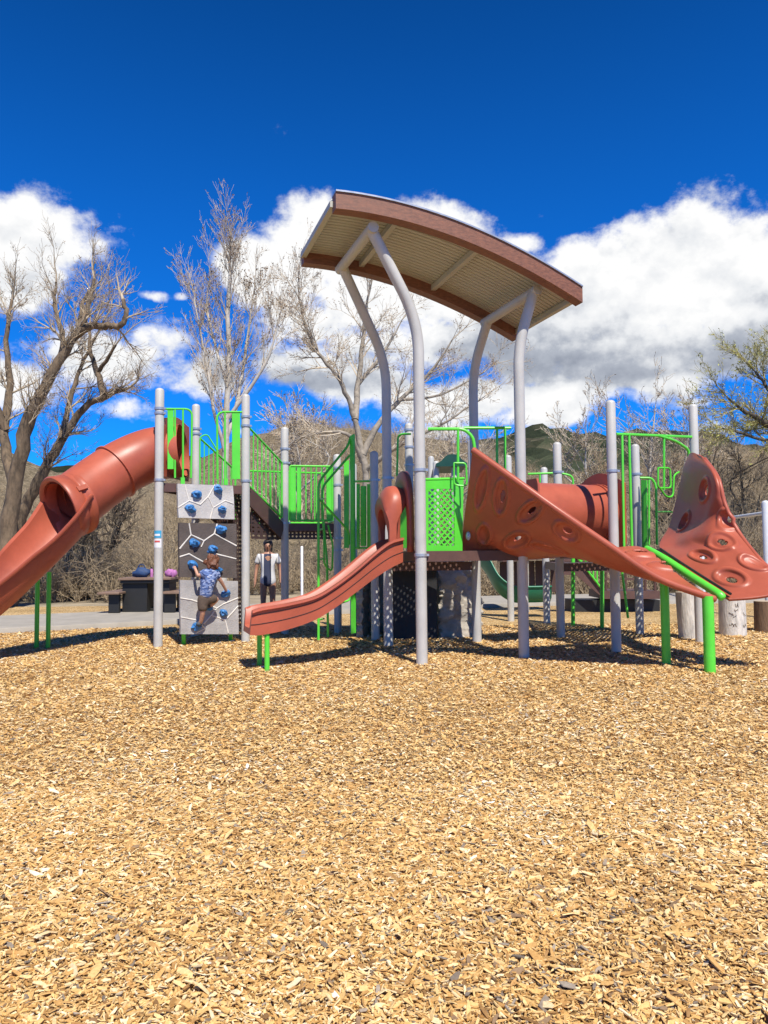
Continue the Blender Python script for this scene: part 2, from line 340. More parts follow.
def ground():
    mb = MB(); xs = np.linspace(-16, 16, 97); ys = np.linspace(-3, 21, 81)
    mb.grid([[(x, y, hgt_ground(x, y)) for x in xs] for y in ys]); tag(mb.build('ground', 'mulch'), kind='structure')
    # dry earth sheet out to the horizon
    m = mat('dry grass earth', (.30, .245, .165), .95, .3, .6, .4, 8)
    mb = MB(); mb.add([(-1500, -300, -.06), (1500, -300, -.06), (1500, 1500, -.06), (-1500, 1500, -.06)], [(0, 1, 2, 3)]); tag(mb.build('field', m), kind='structure')
    # concrete path round the play area, with a kerb face towards the chips
    cl = [V(-16, 11.3, 0), V(-9, 12.9, 0), V(-6.9, 13.7, 0), V(-4.2, 15.2, 0), V(-1.5, 17.2, 0), V(2, 18.8, 0), V(5, 19.6, 0), V(9, 19.9, 0), V(15, 20, 0)]
    fr = cr(cl, 10); rows = []
    for i, p in enumerate(fr):
        d = (fr[min(i + 1, len(fr) - 1)] - fr[max(i - 1, 0)]).normalized(); n = Vector((-d.y, d.x, 0)); w = 3.2
        rows.append([p + V(0, 0, -.1), p + V(0, 0, .062), p + n * .012 + V(0, 0, .077), p + n * w + V(0, 0, .08), p + n * w + V(0, 0, -.1)])
    mb = MB(); mb.grid(rows); tag(mb.build('path', 'concrete'), kind='structure')
ground()

def chips():
    rs = np.random.RandomState(3); allv = []; allf = []; tone = []; base = 0
    def zone(y0, y1, dens, ls, thick, pad):
        nonlocal base
        W = .56 * y1 + pad; n = int((y1 - y0) * 2 * W * dens); x = rs.uniform(-W, W, n); y = rs.uniform(y0, y1, n)
        k = np.abs(x) < .56 * y + pad; x, y = x[k], y[k]; n = len(x)
        L = np.clip(rs.lognormal(math.log(ls), .42, n), .008, .075); w = L * rs.uniform(.14, .46, n); th = rs.uniform(.0008, .0026, n) * thick
        yaw = rs.uniform(0, 2 * math.pi, n); tilt = rs.normal(0, .20, n); roll = rs.normal(0, .42, n)
        # local irregular outline: 6-gon, tapered ends
        ca, sa = np.cos(yaw), np.sin(yaw); ct, st = np.cos(tilt), np.sin(tilt); cr2, sr = np.cos(roll), np.sin(roll)
        ux = np.stack([ca * ct, sa * ct, st], 1); uy = np.stack([-sa * cr2, ca * cr2, sr], 1); uz = np.cross(ux, uy)
        hz = np.array([hgt_ground(a, b) for a, b in zip(x[::1], y[::1])]) if n < 400000 else np.zeros(n)
        c = np.stack([x, y, hz + rs.uniform(.002, .018, n) + .3 * np.abs(L * st)], 1)
        a0 = rs.uniform(.3, 1, (n, 4)); pts = []
        prof = [(-.5, -.5 * a0[:, 0]), (0.05, -.5), (.5, -.5 * a0[:, 1]), (.5, .5 * a0[:, 2]), (-.05, .5), (-.5, .5 * a0[:, 3])]
        ends = rs.uniform(-.12, .12, (n, 6)); bend = rs.normal(0, .06, n)
        top = []
        for j, (px, py) in enumerate(prof):
            lx = (px + ends[:, j]) * L; ly = (py * np.ones(n)) * w; lz = bend * L * (1 - (2 * px) ** 2)
            top.append(c + ux * lx[:, None] + uy * ly[:, None] + uz * (lz)[:, None])
        if thick:
            bot = [p - uz * (2 * th)[:, None] for p in top]; vs = np.stack(top + bot, 1).reshape(-1, 3)
            tf = np.array([(0, 1, 4, 5), (1, 2, 3, 4), (0, 6, 7, 1), (1, 7, 8, 2), (2, 8, 9, 3), (3, 9, 10, 4), (4, 10, 11, 5), (5, 11, 6, 0)]); m = 12
        else:
            vs = np.stack(top, 1).reshape(-1, 3); tf = np.array([(0, 1, 4, 5), (1, 2, 3, 4)]); m = 6
        f = (tf[None] + (np.arange(n) * m)[:, None, None] + base).reshape(-1, 4)
        patch = np.array([noise.noise(Vector((a * .9, b * .9, 8))) for a, b in zip(x, y)])
        tn = np.clip(rs.beta(2.0, 1.7, n) + .11 * patch, .075, 1); g = rs.rand(n) <   .028 + .06 * np.clip(-patch, 0, 1); tn[g] = rs.uniform(0, .065, g.sum())
        allv.append(vs); allf.append(f); tone.append(np.repeat(tn, m)); base += len(vs)
    for a in np.arange(1.6, 4.6, .25): zone(a, a + .25, np.interp(a, [1.6, 4.6], [11000, 8200]), .021, 1, 1.6)
    for a in np.arange(4.6, 14.5, .3): zone(a, a + .3, np.interp(a, [4.6, 8, 14.5], [7000, 3400, 900]), np.interp(a, [4.6, 14], [.022, .036]), 0, np.interp(a, [4.6, 14], [1.7, 2.6]))
    v = np.concatenate(allv).astype(np.float32); f = np.concatenate(allf).astype(np.int32); t = np.concatenate(tone).astype(np.float32)
    me = bpy.data.meshes.new('wood_chips'); me.vertices.add(len(v)); me.vertices.foreach_set('co', v.ravel())
    me.loops.add(f.size); me.loops.foreach_set('vertex_index', f.ravel()); me.polygons.add(len(f)); me.polygons.foreach_set('loop_start', np.arange(0, f.size, 4, dtype=np.int32)); me.update(calc_edges=True); me.polygons.foreach_set('use_smooth', np.zeros(len(f), bool))
    at = me.attributes.new('tone', 'FLOAT', 'POINT'); at.data.foreach_set('value', t); me.materials.append(M['chip'])
    o = bpy.data.objects.new('wood_chips', me); COL.objects.link(o)
    tag(o, 'loose golden tan wood chips covering the play area ground', 'wood chips', kind='stuff')
chips()

#%%PLAY
# ------------------------------------------------------------------ play structure
PS = empty('play_structure', (1.0, 11.0, 0), 'large play structure with grey posts, terracotta slides, lime railings and curved roof', 'playground')
def part(mb, name, mats, parent=None, label=None, **k):
    o = mb.build(name, mats, None, **k); p = parent or PS
    o.parent = p
    o.matrix_parent_inverse = Matrix.Translation(-PS.location) if p is PS else Matrix.Identity(4)
    if label: o['label'] = label
    return o
PR = .066
posts = {}
def clamp_at(parent, p, r=PR, d=None, double=False):
    d = Vector(d or (0, 0, 1)); mb = MB()
    for k in ((-.035, .035) if double else (0,)):
        q = p + d * k
        mb.tube([q - d * .02, q - d * .017, q + d * .017, q + d * .02], [r + .003, r + .011, r + .011, r + .003], 20)
        mb.box(q + V(r + .012, -.01, 0), (.02, 0, 0), (0, .014, 0), (0, 0, .014))
    part(mb, 'clamp', 'clamp', parent)
def post(key, bx, by, ty, clamps=(), tx=None):
    g = G(bx, by); top = P(tx or bx, ty, g.y); zt = top.z; posts[key] = g
    mb = MB(); mb.tube([V(g.x, g.y, -.05), V(g.x, g.y, .4), V(g.x, g.y, zt * .6), V(g.x, g.y, zt - PR * .7)], PR, 20, dome=True)
    o = part(mb, 'post', 'grey')
    for c in clamps:
        py, dbl = (c, False) if not isinstance(c, tuple) else c
        clamp_at(o, V(g.x, g.y, P(bx, py, g.y).z), double=dbl)
    return o
p1 = post('P1', 158, 646, 388, [(411, True), 480], tx=160)
post('P2', 245.5, 640.5, 394, [(417, False), (426, False), 481])
post('P3', 195, 636, 404, [(429, False), (434, False)])
post('P5', 285, 633.5, 427, [449, 463, 523])
post('P6', 338, 632, 454, [468, 485, (538, False), 550])
post('P7', 354, 631, 463)
post('P8', 375.5, 639, 451, [480])
post('K', 411, 634, 423, [430, 447, 465])
post('E', 561, 636.5, 442, [472], tx=557)
post('Fp', 547, 622, 467)
post('Gq', 511, 620, 455)
post('H', 616.5, 651, 400, [471], tx=610)
post('I', 640, 633, 444, [474], tx=635)
post('J', 700, 641, 404, [], tx=694)
# stickers on the left front post
g = posts['P1']
def sticker(z, h, m):
    mb = MB(); n = 8; r = PR + .0025
    a = [V(g.x + r * math.cos(t), g.y + r * math.sin(t), z) for t in np.linspace(R(-150), R(-40), n)]
    mb.grid([[p for p in a], [p + V(0, 0, h) for p in a]]); part(mb, 'sticker', m, p1)
z0 = P(158, 541, g.y).z
sticker(z0 - .10, .13, 'white'); sticker(z0 - .02 + .065, .11, 'stickblue')
def st2(z, h, m):
    mb = MB(); n = 6; r = PR + .005
    a = [V(g.x + r * math.cos(t), g.y + r * math.sin(t), z) for t in np.linspace(R(-130), R(-60), n)]
    mb.grid([[p for p in a], [p + V(0, 0, h) for p in a]]); part(mb, 'sticker', m, p1)
st2(z0 - .02, .025, 'stickred'); st2(z0 + .075, .03, 'white')

# roof posts: vertical, then kinked outwards
tops = {}
def roof_post(key, bx, by, bends, Yt, clamps, r=.070):
    g = G(bx, by); pts = [V(g.x, g.y, -.05), V(g.x, g.y, .5)]
    b0 = P(bends[0][0], bends[0][1], g.y); pts.append(V(g.x, g.y, b0.z)); e = P(*bends[1], Yt); pts.append(e); tops[key] = e; posts[key] = g
    mb = MB(); mb.tube(fillet(pts, .42, 10), r, 22); o = part(mb, 'roof_post', 'grey')
    for c in clamps: clamp_at(o, V(g.x, g.y, P(bx, c, g.y).z), r)
roof_post('A', 422, 663, [(414, 322), (371, 229)], 9.25, [470, 555])
roof_post('C', 388.5, 645.5, [(386, 362), (342, 266)], 10.55, [478])
roof_post('D', 477, 641.5, [(471, 370), (488, 320)], 11.2, [])
roof_post('B', 524, 656, [(516, 345), (534, 291)], 10.1, [])

# ---- roof canopy: curved corrugated deck between two timber-look fascia beams
def arc(pl, pm, pr, n=28):
    a = cr([pl, pm, pr], n // 2); return a
nl, nm, nr = P(334, 203, 8.95), P(459, 234, 9.35), P(579, 297, 9.95)
off = (tops['C'] - tops['A']); off.z = 0; off = off.normalized() * 1.78
def quad3(pl, pm, pr, n=30):
    c = 2 * pm - .5 * (pl + pr); return [(1 - t) ** 2 * pl + 2 * t * (1 - t) * c + t * t * pr for t in np.linspace(0, 1, n + 1)]
near = quad3(nl, nm, nr); far = [p + off for p in near]
mb = MB(); rows = []; nrw = quad3(nl, nm, nr, 40); prof = []      # ribs follow the curve of the roof
for j in range(20):
    t = lerp(.035, .965, j / 20.0); w_ = .93 / 20
    for dt, dz in ((0, 0), (.74, 0), (.80, .025), (.92, .025), (.98, 0)): prof.append((t + dt * w_, dz))
prof = [q for q in prof if q[0] < .978]
for p in nrw: rows.append([p + off * t + V(0, 0, .05 + dz) for t, dz in prof])
mb.grid(rows); top = [[a + V(0, 0, .03) for a in r_] for r_ in rows]; mb.grid([r_[::-1] for r_ in top])
for k in (0, -1): mb.grid([rows[k], top[k]])
roof = part(mb, 'roof', 'cream', smooth=20)
def fascia(arcp, s):
    mb = MB(); rows = []
    n_ = off.normalized() * .085
    for i, p in enumerate(arcp):
        h = .10
        rows.append([p - n_ + V(0, 0, -h), p - n_ + V(0, 0, h), p + n_ + V(0, 0, h), p + n_ + V(0, 0, -h)])
    mb.grid(rows, closed=True); mb.add(rows[0], [(0, 1, 2, 3)]); mb.add(rows[-1], [(3, 2, 1, 0)])
    o = part(mb, 'fascia', 'fascia', roof, smooth=30)
    mb = MB(); rows = []                     # thin metal drip edge along the top
    for p in arcp: rows.append([p - n_ * 1.2 + V(0, 0, .102), p - n_ * 1.2 + V(0, 0, .122), p + n_ * 1.2 + V(0, 0, .122), p + n_ * 1.2 + V(0, 0, .102)])
    mb.grid(rows, closed=True); mb.add(rows[0], [(0, 1, 2, 3)]); mb.add(rows[-1], [(3, 2, 1, 0)]); part(mb, 'drip_edge', 'clamp', roof)
fascia(near, -1); fascia(far, 1)
for a, b in (('A', 'C'), ('B', 'D')):       # cross tubes joining the post pairs
    d = (tops[b] - tops[a]); mb = MB(); mb.tube([tops[a] - d * .075 + V(0, 0, -.01), tops[b] + d * .10 + V(0, 0, -.01)], .068, 18); part(mb, 'cross_beam', 'grey', roof)
for t in (.0, .29, .60, 1.0):               # cream purlins under the deck
    i = int(t * 30); mb = MB(); mb.beam(near[i] + off * .03 + V(0, 0, .01), far[i] - off * .03 + V(0, 0, .01), .07, .075); part(mb, 'purlin', 'cream', roof)

# ---- decks
def deck(keys, z, name='deck'):
    pts = [V(posts[k].x, posts[k].y, z) if isinstance(k, str) else V(k[0], k[1], z) for k in keys]
    mb = MB(); mb.add(pts, [tuple(range(len(pts)))]); o = part(mb, name, 'perf')
    for a, b in zip(pts, pts[1:] + pts[:1]):
        mb = MB(); d = (b - a).normalized() * .07; mb.beam(a + d + V(0, 0, -.055), b - d + V(0, 0, -.055), .035, .13); part(mb, 'deck_edge', 'brown', o)
    return o
ZU, ZM, ZC = 2.42, 1.86, 1.36
deck(['P1', 'P2', 'P3'], ZU)
P5b = posts['P5'] + (posts['P3'] - posts['P2']) * .95
P6b = posts['P6'] + V(-.25, 1.15, 0)
deck(['P5', 'P6', P6b, P5b], ZM)
deck(['A', 'B', 'D', 'C'], ZC)
deck(['H', 'J', 'I', 'E'], ZC)
deck(['E', 'I', (posts['I'].x - .35, posts['I'].y + 1.2), 'Fp'], 1.15)
deck(['C', 'D', 'P8'], ZC - .16)
# step ramp from the upper deck to the middle deck
def steps(a0, a1, b0, b1, z0, z1, n):
    for (p, q) in ((a0, b0), (a1, b1)):
        mb = MB(); d = (q - p).normalized() * .08; mb.beam(V(p.x, p.y, z0 - .13) + d, V(q.x, q.y, z1 - .13) - d, .03, .27); part(mb, 'stringer', 'brown')
    for i in range(n):
        t0, t1 = i / n, (i + 1) / n; z = lerp(z0, z1, t1); mb = MB()
        c = [lerp(a0, b0, t0), lerp(a0, b0, t1), lerp(a1, b1, t1), lerp(a1, b1, t0)]
        mb.add([V(p.x, p.y, z) for p in c] + [V(c[0].x, c[0].y, lerp(z0, z1, t0)), V(c[3].x, c[3].y, lerp(z0, z1, t0))], [(0, 1, 2, 3), (0, 3, 5, 4)]); part(mb, 'step', 'perf')
steps(posts['P2'], posts['P3'], posts['P5'], P5b, ZU, ZM, 3)

def upanel(pts):
    mb = MB(); mb.add(pts, [tuple(range(len(pts)))]); part(mb, 'perforated_panel', 'perfx')
q5, q6, q2 = posts['P5'] + V(0, .14, 0), posts['P6'] + V(-.06, .14, 0), posts['P2'] + V(.05, .2, 0)
upanel([q5 + V(0, 0, 1.60), q6 + V(0, 0, 1.60), q6 + V(0, 0, 1.74), q5 + V(0, 0, 1.74)])
upanel([q2 + V(0, 0, 1.60), q5 + V(-.02, 0, 1.58), q5 + V(-.02, 0, 1.66), q2 + V(0, 0, 2.24)])
# ---- railings
def railing(a, b, h0, h1, n, r=.018, rb=.011, inset=.09, strips=(), parent=None):
    a, b = Vector(a), Vector(b); d = (b - a); dn = V(d.x, d.y, 0).normalized() * inset; a = a + d * (inset / V(d.x, d.y, 0).length); b = b - d * (inset / V(d.x, d.y, 0).length)
    up = V(0, 0, 1); mb = MB()
    mb.tube(fillet([a + up * h0, a + up * h1, b + up * h1, b + up * h0, a + up * h0 + (b - a) * .001], .03, 3), r, 8)
    for i in range(1, n):
        p = lerp(a, b, i / n); mb.tube([p + up * h0, p + up * h1], rb, 7, caps=False)
    for t, w in strips:
        p = lerp(a, b, t); dd = (b - a).normalized(); mb.box(p + up * (h0 + h1) / 2, dd * w / 2, dd.cross(up).normalized() * .006, up * (h1 - h0) / 2)
    return part(mb, 'railing', 'green')
z3 = lambda k, z: V(posts[k].x, posts[k].y, z)
railing(z3('P2', ZU), z3('P5', ZM), .06, 1.0, 8)
railing(z3('P3', ZU), V(P5b.x, P5b.y, ZM), .06, .95, 8)
railing(z3('P5', ZM), z3('P6', ZM), .06, 1.0, 8, strips=((.06, .09), (.2, .05), (.94, .11)))
railing(V(P5b.x, P5b.y, ZM), V(P6b.x, P6b.y, ZM), .06, 1.0, 9)
railing(z3('P6', ZM), V(P6b.x, P6b.y, ZM), .06, 1.0, 7)
# entrance loops beside the climbing wall (D-shaped handrails with a flat strip)
def ontop(px, py, a, b):                     # point on the vertical plane through two posts
    n = (posts[b] - posts[a]).cross(V(0, 0, 1)); return RP(px, py, posts[a], n)
def loop_rail(px, a, b, r=.017, strip=None, mids=()):
    mb = MB(); mb.tube(fillet([ontop(x, y, a, b) for x, y in px], .12, 8), r, 9)
    for (x0, y0, x1, y1) in mids: mb.tube([ontop(x0, y0, a, b), ontop(x1, y1, a, b)], r * .9, 8)
    if strip:
        x0, y0, x1, y1 = strip; n = (posts[b] - posts[a]).cross(V(0, 0, 1)).normalized() * .006
        mb.prism([ontop(x0, y0, a, b) + n, ontop(x1, y0, a, b) + n, ontop(x1, y1, a, b) + n, ontop(x0, y1, a, b) + n], -2 * n)
    return part(mb, 'handrail', 'green')
loop_rail([(162, 409), (192, 409), (191, 478)], 'P1', 'P2', strip=(167.5, 410, 173.5, 469), mids=[(175, 409, 175, 478), (183, 409, 183, 478)])
loop_rail([(242, 412), (217, 412), (217.5, 479)], 'P1', 'P2', strip=(232, 413, 240, 479), mids=[(225, 412, 225, 479)])
loop_rail([(218, 452), (207, 434), (200, 437), (200, 480)], 'P1', 'P2', r=.012)

# ---- climbing wall
wl, wr = G(181.5, 645), G(236.5, 641)
tl, tr = ontop(176.5, 484, 'P1', 'P2'), ontop(231.5, 485, 'P1', 'P2')
wn = (wr - wl).cross(tl - wl).normalized()
if wn.y > 0: wn = -wn
wp = wl + wn * .05
def W(px, py, o=0): return RP(px, py, wp, wn) + wn * o
def panel(px4, m, veins):
    mb = MB(); q = [W(*p, 0) for p in px4]; cen = sum(q, Vector()) / 4; rows = []
    for i in range(13):
        a, b = lerp(q[0], q[3], i / 12), lerp(q[1], q[2], i / 12)
        rows.append([lerp(a, b, j / 12) + wn * (.05 + .018 * noise.noise(lerp(a, b, j / 12) * 4.5)) for j in range(13)])
    mb.grid(rows); bk = [[p - wn * .06 for p in r_][::-1] for r_ in rows]; mb.grid(bk)
    edge = [rows[0][j] for j in range(13)] + [rows[i][12] for i in range(1, 13)] + [rows[12][j] for j in range(11, -1, -1)] + [rows[i][0] for i in range(11, 0, -1)]
    mb.grid([[p - wn * .06 for p in edge], edge], closed=True)
    mb.mi = 1
    for vline in veins:
        pts = [W(x, y, .05) for x, y in vline]
        dense = [lerp(a, b, t) for a, b in zip(pts, pts[1:]) for t in np.linspace(0, 1, 9)]
        pts = [p + wn * (.018 * noise.noise((p - wn * .05) * 4.5) + .0035) for p in dense]; rows2 = []
        for i, p in enumerate(pts):
            d = (pts[min(i + 1, len(pts) - 1)] - pts[max(i - 1, 0)]).normalized(); s = d.cross(wn).normalized() * (.011 + .003 * noise.noise(p * 9)); rows2.append([p - s, p - s * .4 + wn * .006, p + s * .4 + wn * .006, p + s])
        mb.grid(rows2)
    return mb
wall = part(panel([(176.5, 484), (232, 486), (233.5, 519.5), (177.5, 518)], 'wallL', [[(177, 508), (188, 501), (199, 505), (207, 497), (214, 485)], [(207, 497), (212, 508), (209, 519)], [(212, 508), (224, 501), (232, 504)], [(188, 501), (184, 485)]]), 'climbing_wall', ['wallL', 'vein'], label='pale grey top panel of the climbing wall with four holds')
wall2 = part(panel([(178, 523), (235, 524), (235.5, 578), (178.5, 577)], 'wallD', [[(188, 523.5), (190, 535), (203, 541), (213, 534), (216, 524)], [(190, 535), (178.5, 549)], [(178.5, 557), (188, 554), (202, 562), (214, 554), (235, 559)], [(213, 534), (235, 546)], [(203, 541), (200, 547)]]), 'climbing_wall', ['wallD', 'vein'], label='dark brown middle panel of the climbing wall')
wall3 = part(panel([(179, 580), (236.5, 581), (237.5, 634), (179.5, 634)], 'wallM', [[(179, 598), (191, 600), (206, 605), (216, 608), (222, 604), (237, 598)], [(216, 608), (210, 615), (202, 624)], [(210, 615), (224, 620), (227, 633)], [(179.5, 617), (195, 620), (204, 628), (194, 633)], [(224, 620), (237, 606)]]), 'climbing_wall', ['wallM', 'vein'], label='mid grey lower panel of the climbing wall')
holds = [(194.7, 495, 0), (216.6, 490, 0), (189, 509, 0), (220.5, 510, 0), (219.3, 529.7, 1), (192.3, 543.3, 1), (210.3, 549.6, 1), (191.4, 565.2, 1), (215.8, 570, 1), (224, 593.4, 2), (206.5, 607, 2), (221.8, 613, 2), (195.3, 626, 2)]
wx = (wr - wl).normalized(); wzv = wx.cross(wn).normalized(); wzv = wzv if wzv.z > 0 else -wzv
for i, (x, y, k) in enumerate(holds):
    mb = MB(); rot = Matrix((wx, wzv, wn)).transposed() @ Matrix.Rotation(rnd.uniform(-.6, .6), 3, 'Z')
    mb.ball(W(x, y, .075), .074 * rnd.uniform(.9, 1.1), 1.05, .8, .75, 14, .55, i + 1, rot); mb.ball(W(x + rnd.uniform(-1, 1), y - 1.6, .12), .04, 1.1, .6, .6, 10, .5, i + 30, rot)
    part(mb, 'hold', 'hold', (wall, wall2, wall3)[k])
for (bx, by) in ((184, 644), (231, 640.5)):
    g = G(bx, by); t = W(bx, by - 13, -.03); mb = MB(); mb.beam(V(g.x, g.y, -.03), t + V(0, 0, .1), .055, .035, (0, 1, 0)); part(mb, 'foot', 'green', wall3)
for (x, y, o) in ((182, 481, 0), (225, 482, 0)):
    q = W(x, y, .03); mb = MB(); mb.box(q, wx * .03, wn * .012, wzv * .05); part(mb, 'bracket', 'green', wall)
# dark perforated side panel behind the wall's right edge
mb = MB(); q = [W(234, 488, -.05), W(234, 630, -.05)]; b_ = V(.12, .55, 0)
mb.add([q[0], q[1], q[1] + b_, q[0] + b_], [(0, 1, 2, 3)]); part(mb, 'side_panel', 'perfy')

# ---- tube slide at the left
ax = [V(-3.14, 11.98, P(176, 451, 11.98).z), P(153, 454.5, 11.96), P(126, 465.5, 11.8), P(99, 483, 11.5), P(67, 507, 11.05)]
axp = cr(ax, 10); tr_ = .415
def ring_tube(mb, pts, r, n=36):
    mb.tube(pts, r, n, caps=False); mb.tube(pts[::-1], r - .02, n, caps=False)
mb = MB(); ring_tube(mb, axp, tr_); ts = part(mb, 'tube_slide', 'red', label='terracotta tube slide running down to the left')
def flange(i, w=.03, dr=.035, parent=ts):
    p = axp[i]; d = (axp[min(i + 1, len(axp) - 1)] - axp[i - 1]).normalized(); mb = MB()
    mb.tube([p - d * w * 1.2, p - d * w, p + d * w, p + d * w * 1.2], [tr_ - .005, tr_ + dr, tr_ + dr, tr_ - .005], 40, caps=False)
    part(mb, 'seam_flange', 'red', parent)
flange(24, .012, .03)
# hood collar
e = axp[-1]; d = (axp[-1] - axp[-3]).normalized(); side = d.cross(V(0, 0, 1)).normalized(); upv = side.cross(d).normalized()
dh = V(-.60, -.72, -.34).normalized(); sh_ = dh.cross(V(0, 0, 1)).normalized(); uh = sh_.cross(dh).normalized(); eh = e - dh * .02
mb = MB(); rows = []
for (s, r_) in ((-.20, tr_ - .01), (-.19, tr_ + .045), (-.12, tr_ + .05), (-.10, tr_ + .022), (-.05, tr_ + .022), (-.03, tr_ + .055), (.06, tr_ + .06), (.13, tr_ + .075), (.155, tr_ + .06), (.15, tr_ + .02), (.10, tr_ - .03), (-.05, tr_ - .04)):
    rows.append([eh + dh * s + (sh_ * math.cos(a) + uh * math.sin(a)) * r_ for a in np.linspace(0, 2 * math.pi, 49)])
for a in (R(40), R(-35), R(150)):                # moulded bolt tabs across the joint
    w_ = sh_ * math.cos(a) + uh * math.sin(a); mb.box(eh + w_ * (tr_ + .055) - dh * .07, dh * .075, w_ * .022, dh.cross(w_) * .035)
mb.grid(rows); part(mb, 'hood', 'red', ts, smooth=60)
# open chute below the hood
cc = [e - d * .12, P(48, 531, 10.75), P(18, 562, 10.35), P(-18, 594, 10.0), P(-60, 624, 9.7), P(-110, 646, 9.45), P(-150, 652, 9.3)]
ccp = cr(cc, 9); mb = MB(); rows = []
for i, p in enumerate(ccp):
    t = i / (len(ccp) - 1); dd = (ccp[min(i + 1, len(ccp) - 1)] - ccp[max(i - 1, 0)]).normalized(); sd = dd.cross(V(0, 0, 1)).normalized(); u = sd.cross(dd).normalized()
    w = lerp(.43, .37, min(1, t * 3)); dip = .10 * math.sin(math.pi * min(1, t * 3.2)) if t < .31 else 0
    row = []
    for j in range(25):
        a = R(180 + 180 * j / 24); hh = lerp(1.0, .62, min(1, t * 2.2)); row.append(p + sd * math.cos(a) * w + u * (math.sin(a) * w * .95 + (w * (.30 - dip) * abs(math.cos(a)) ** 3) * hh))
    lip_l = [row[0] - sd * .05 * -1 + V(0, 0, -.03), row[0] + sd * .0 + V(0, 0, .02)]
    row = [row[0] + sd * -.055 + u * -.03, row[0] + sd * -.045 + u * .015] + row + [row[-1] + sd * .045 + u * .015, row[-1] + sd * .055 + u * -.03]
    inn = row; rows.append(inn)
mb.grid(rows); o = part(mb, 'chute', 'red', ts, smooth=50); sm = o.modifiers.new('solid', 'SOLIDIFY'); sm.thickness = .018; sm.offset = 0
for bx, by, ty in ((36.5, 647, 580), (48, 647, 572)):
    g = G(bx, by); mb = MB(); mb.tube([V(g.x, g.y, -.05), V(g.x, g.y, P(bx, ty, g.y).z)], .033, 12); part(mb, 'support_leg', 'green', ts)
mb = MB(); a, b = P(36, 572, 11.2), P(48.5, 566, 11.2); mb.box((a + b) / 2, (b - a) / 2 * 1.3, V(0, .16, 0), V(0, 0, .02)); part(mb, 'saddle', 'black', ts)
# entrance panel of the tube slide: plate with round hole, between P1 and P3
def ring_plate(c, nrm, ri, poly_r, m, name, parent=None, t=.03, n=48, up=V(0, 0, 1)):
    sx = nrm.cross(up).normalized(); uy = sx.cross(nrm).normalized(); A, B, C_, D_ = [], [], [], []
    for j in range(n):
        a = 2 * math.pi * j / n; w = sx * math.cos(a) + uy * math.sin(a); ro = poly_r(a)
        A.append(c + w * ri); B.append(c + w * ro); C_.append(c + w * ro + nrm * t); D_.append(c + w * ri + nrm * t)
    mb = MB(); mb.grid([A, B, C_, D_, A], closed=True); return part(mb, name, m, parent)
def squ(hw, hb, ht, bump=0):
    def f(a):
        c, s = math.cos(a), math.sin(a); h = ht if s > 0 else hb
        r_ = min(hw / max(abs(c), 1e-4), h / max(abs(s), 1e-4))
        if s > 0 and bump: r_ = min(hw / max(abs(c), 1e-4), (h + bump * max(0, math.cos((math.pi / 2 - a) * 2.1))) / max(abs(s), 1e-4))
        return r_
    return f
mid13 = (posts['P1'] + posts['P3']) / 2
nv = V(-.985, .17, 0)
if nv.x > 0: nv = -nv
ring_plate(axp[0] + nv * .10, nv, tr_ - .02, squ(.46, .44, .45, .08), 'red', 'slide_entrance')

# ---- straight wave slide in the middle
prof_t = [(403, 538, 9.85), (390, 542, 9.78), (376, 552, 9.7), (355, 570, 9.58), (335, 585, 9.46), (315, 596.5, 9.35), (288, 603.5, 9.2), (262, 608, 9.05), (252, 611, 9.0)]
prof_b = [(403, 562, 9.85), (391, 568, 9.78), (374, 579, 9.7), (354, 594, 9.58), (335, 608, 9.46), (315, 620, 9.35), (288, 629.5, 9.2), (262, 635, 9.05), (250, 635, 9.0)]
tp = cr([P(*q) for q in prof_t], 6); bt = cr([P(*q) for q in prof_b], 6); mb = MB(); rows = []
for i in range(len(tp)):
    w = V(-.17, .5, 0); t0, b0 = tp[i], bt[i]; h = t0 - b0; o_ = V(.04, -.12, 0).normalized()
    bed = b0 + h * .30
    rows.append([b0 - o_ * .0, b0 + h * .5 + o_ * .004, t0 - h * .12 + o_ * .012, t0 + o_ * .045 - V(0, 0, .025), t0 + o_ * .04, t0 - o_ * .02 + V(0, 0, .008), t0 - o_ * .05 - V(0, 0, .02), bed - o_ * .085, bed - o_ * .13 - V(0, 0, .015),
                 bed + w + o_ * .13 - V(0, 0, .015), bed + w + o_ * .085, t0 + w + o_ * .05 - V(0, 0, .02), t0 + w + o_ * .02 + V(0, 0, .008), t0 + w - o_ * .04, t0 + w - o_ * .045 - V(0, 0, .025), t0 + w - h * .12, b0 + w])
mb.grid(rows, closed=True); mb.add(rows[-1], [tuple(range(17))]); mb.add(rows[0], [tuple(range(16, -1, -1))])
ws = part(mb, 'wave_slide', 'red', label='short terracotta wave slide in the middle', smooth=50)
mb = MB()
for k in (.42,):                                # moulded line along the slide wall
    mb.tube([b0 + (t0 - b0) * k + V(.3, -.95, 0) * .006 for t0, b0 in zip(tp, bt)], .004, 5)
    mb.tube([b0 + (t0 - b0) * .78 + V(.3, -.95, 0) * .012 for t0, b0 in zip(tp, bt)], .004, 5)
part(mb, 'moulding', 'black', ws)
for bx, by, ty in ((267, 669, 630), (259.5, 664.5, 628)):
    g = G(bx, by); mb = MB(); mb.tube([V(g.x, g.y, -.05), V(g.x, g.y, P(bx, ty, g.y).z)], .031, 12); part(mb, 'support_leg', 'green', ws)
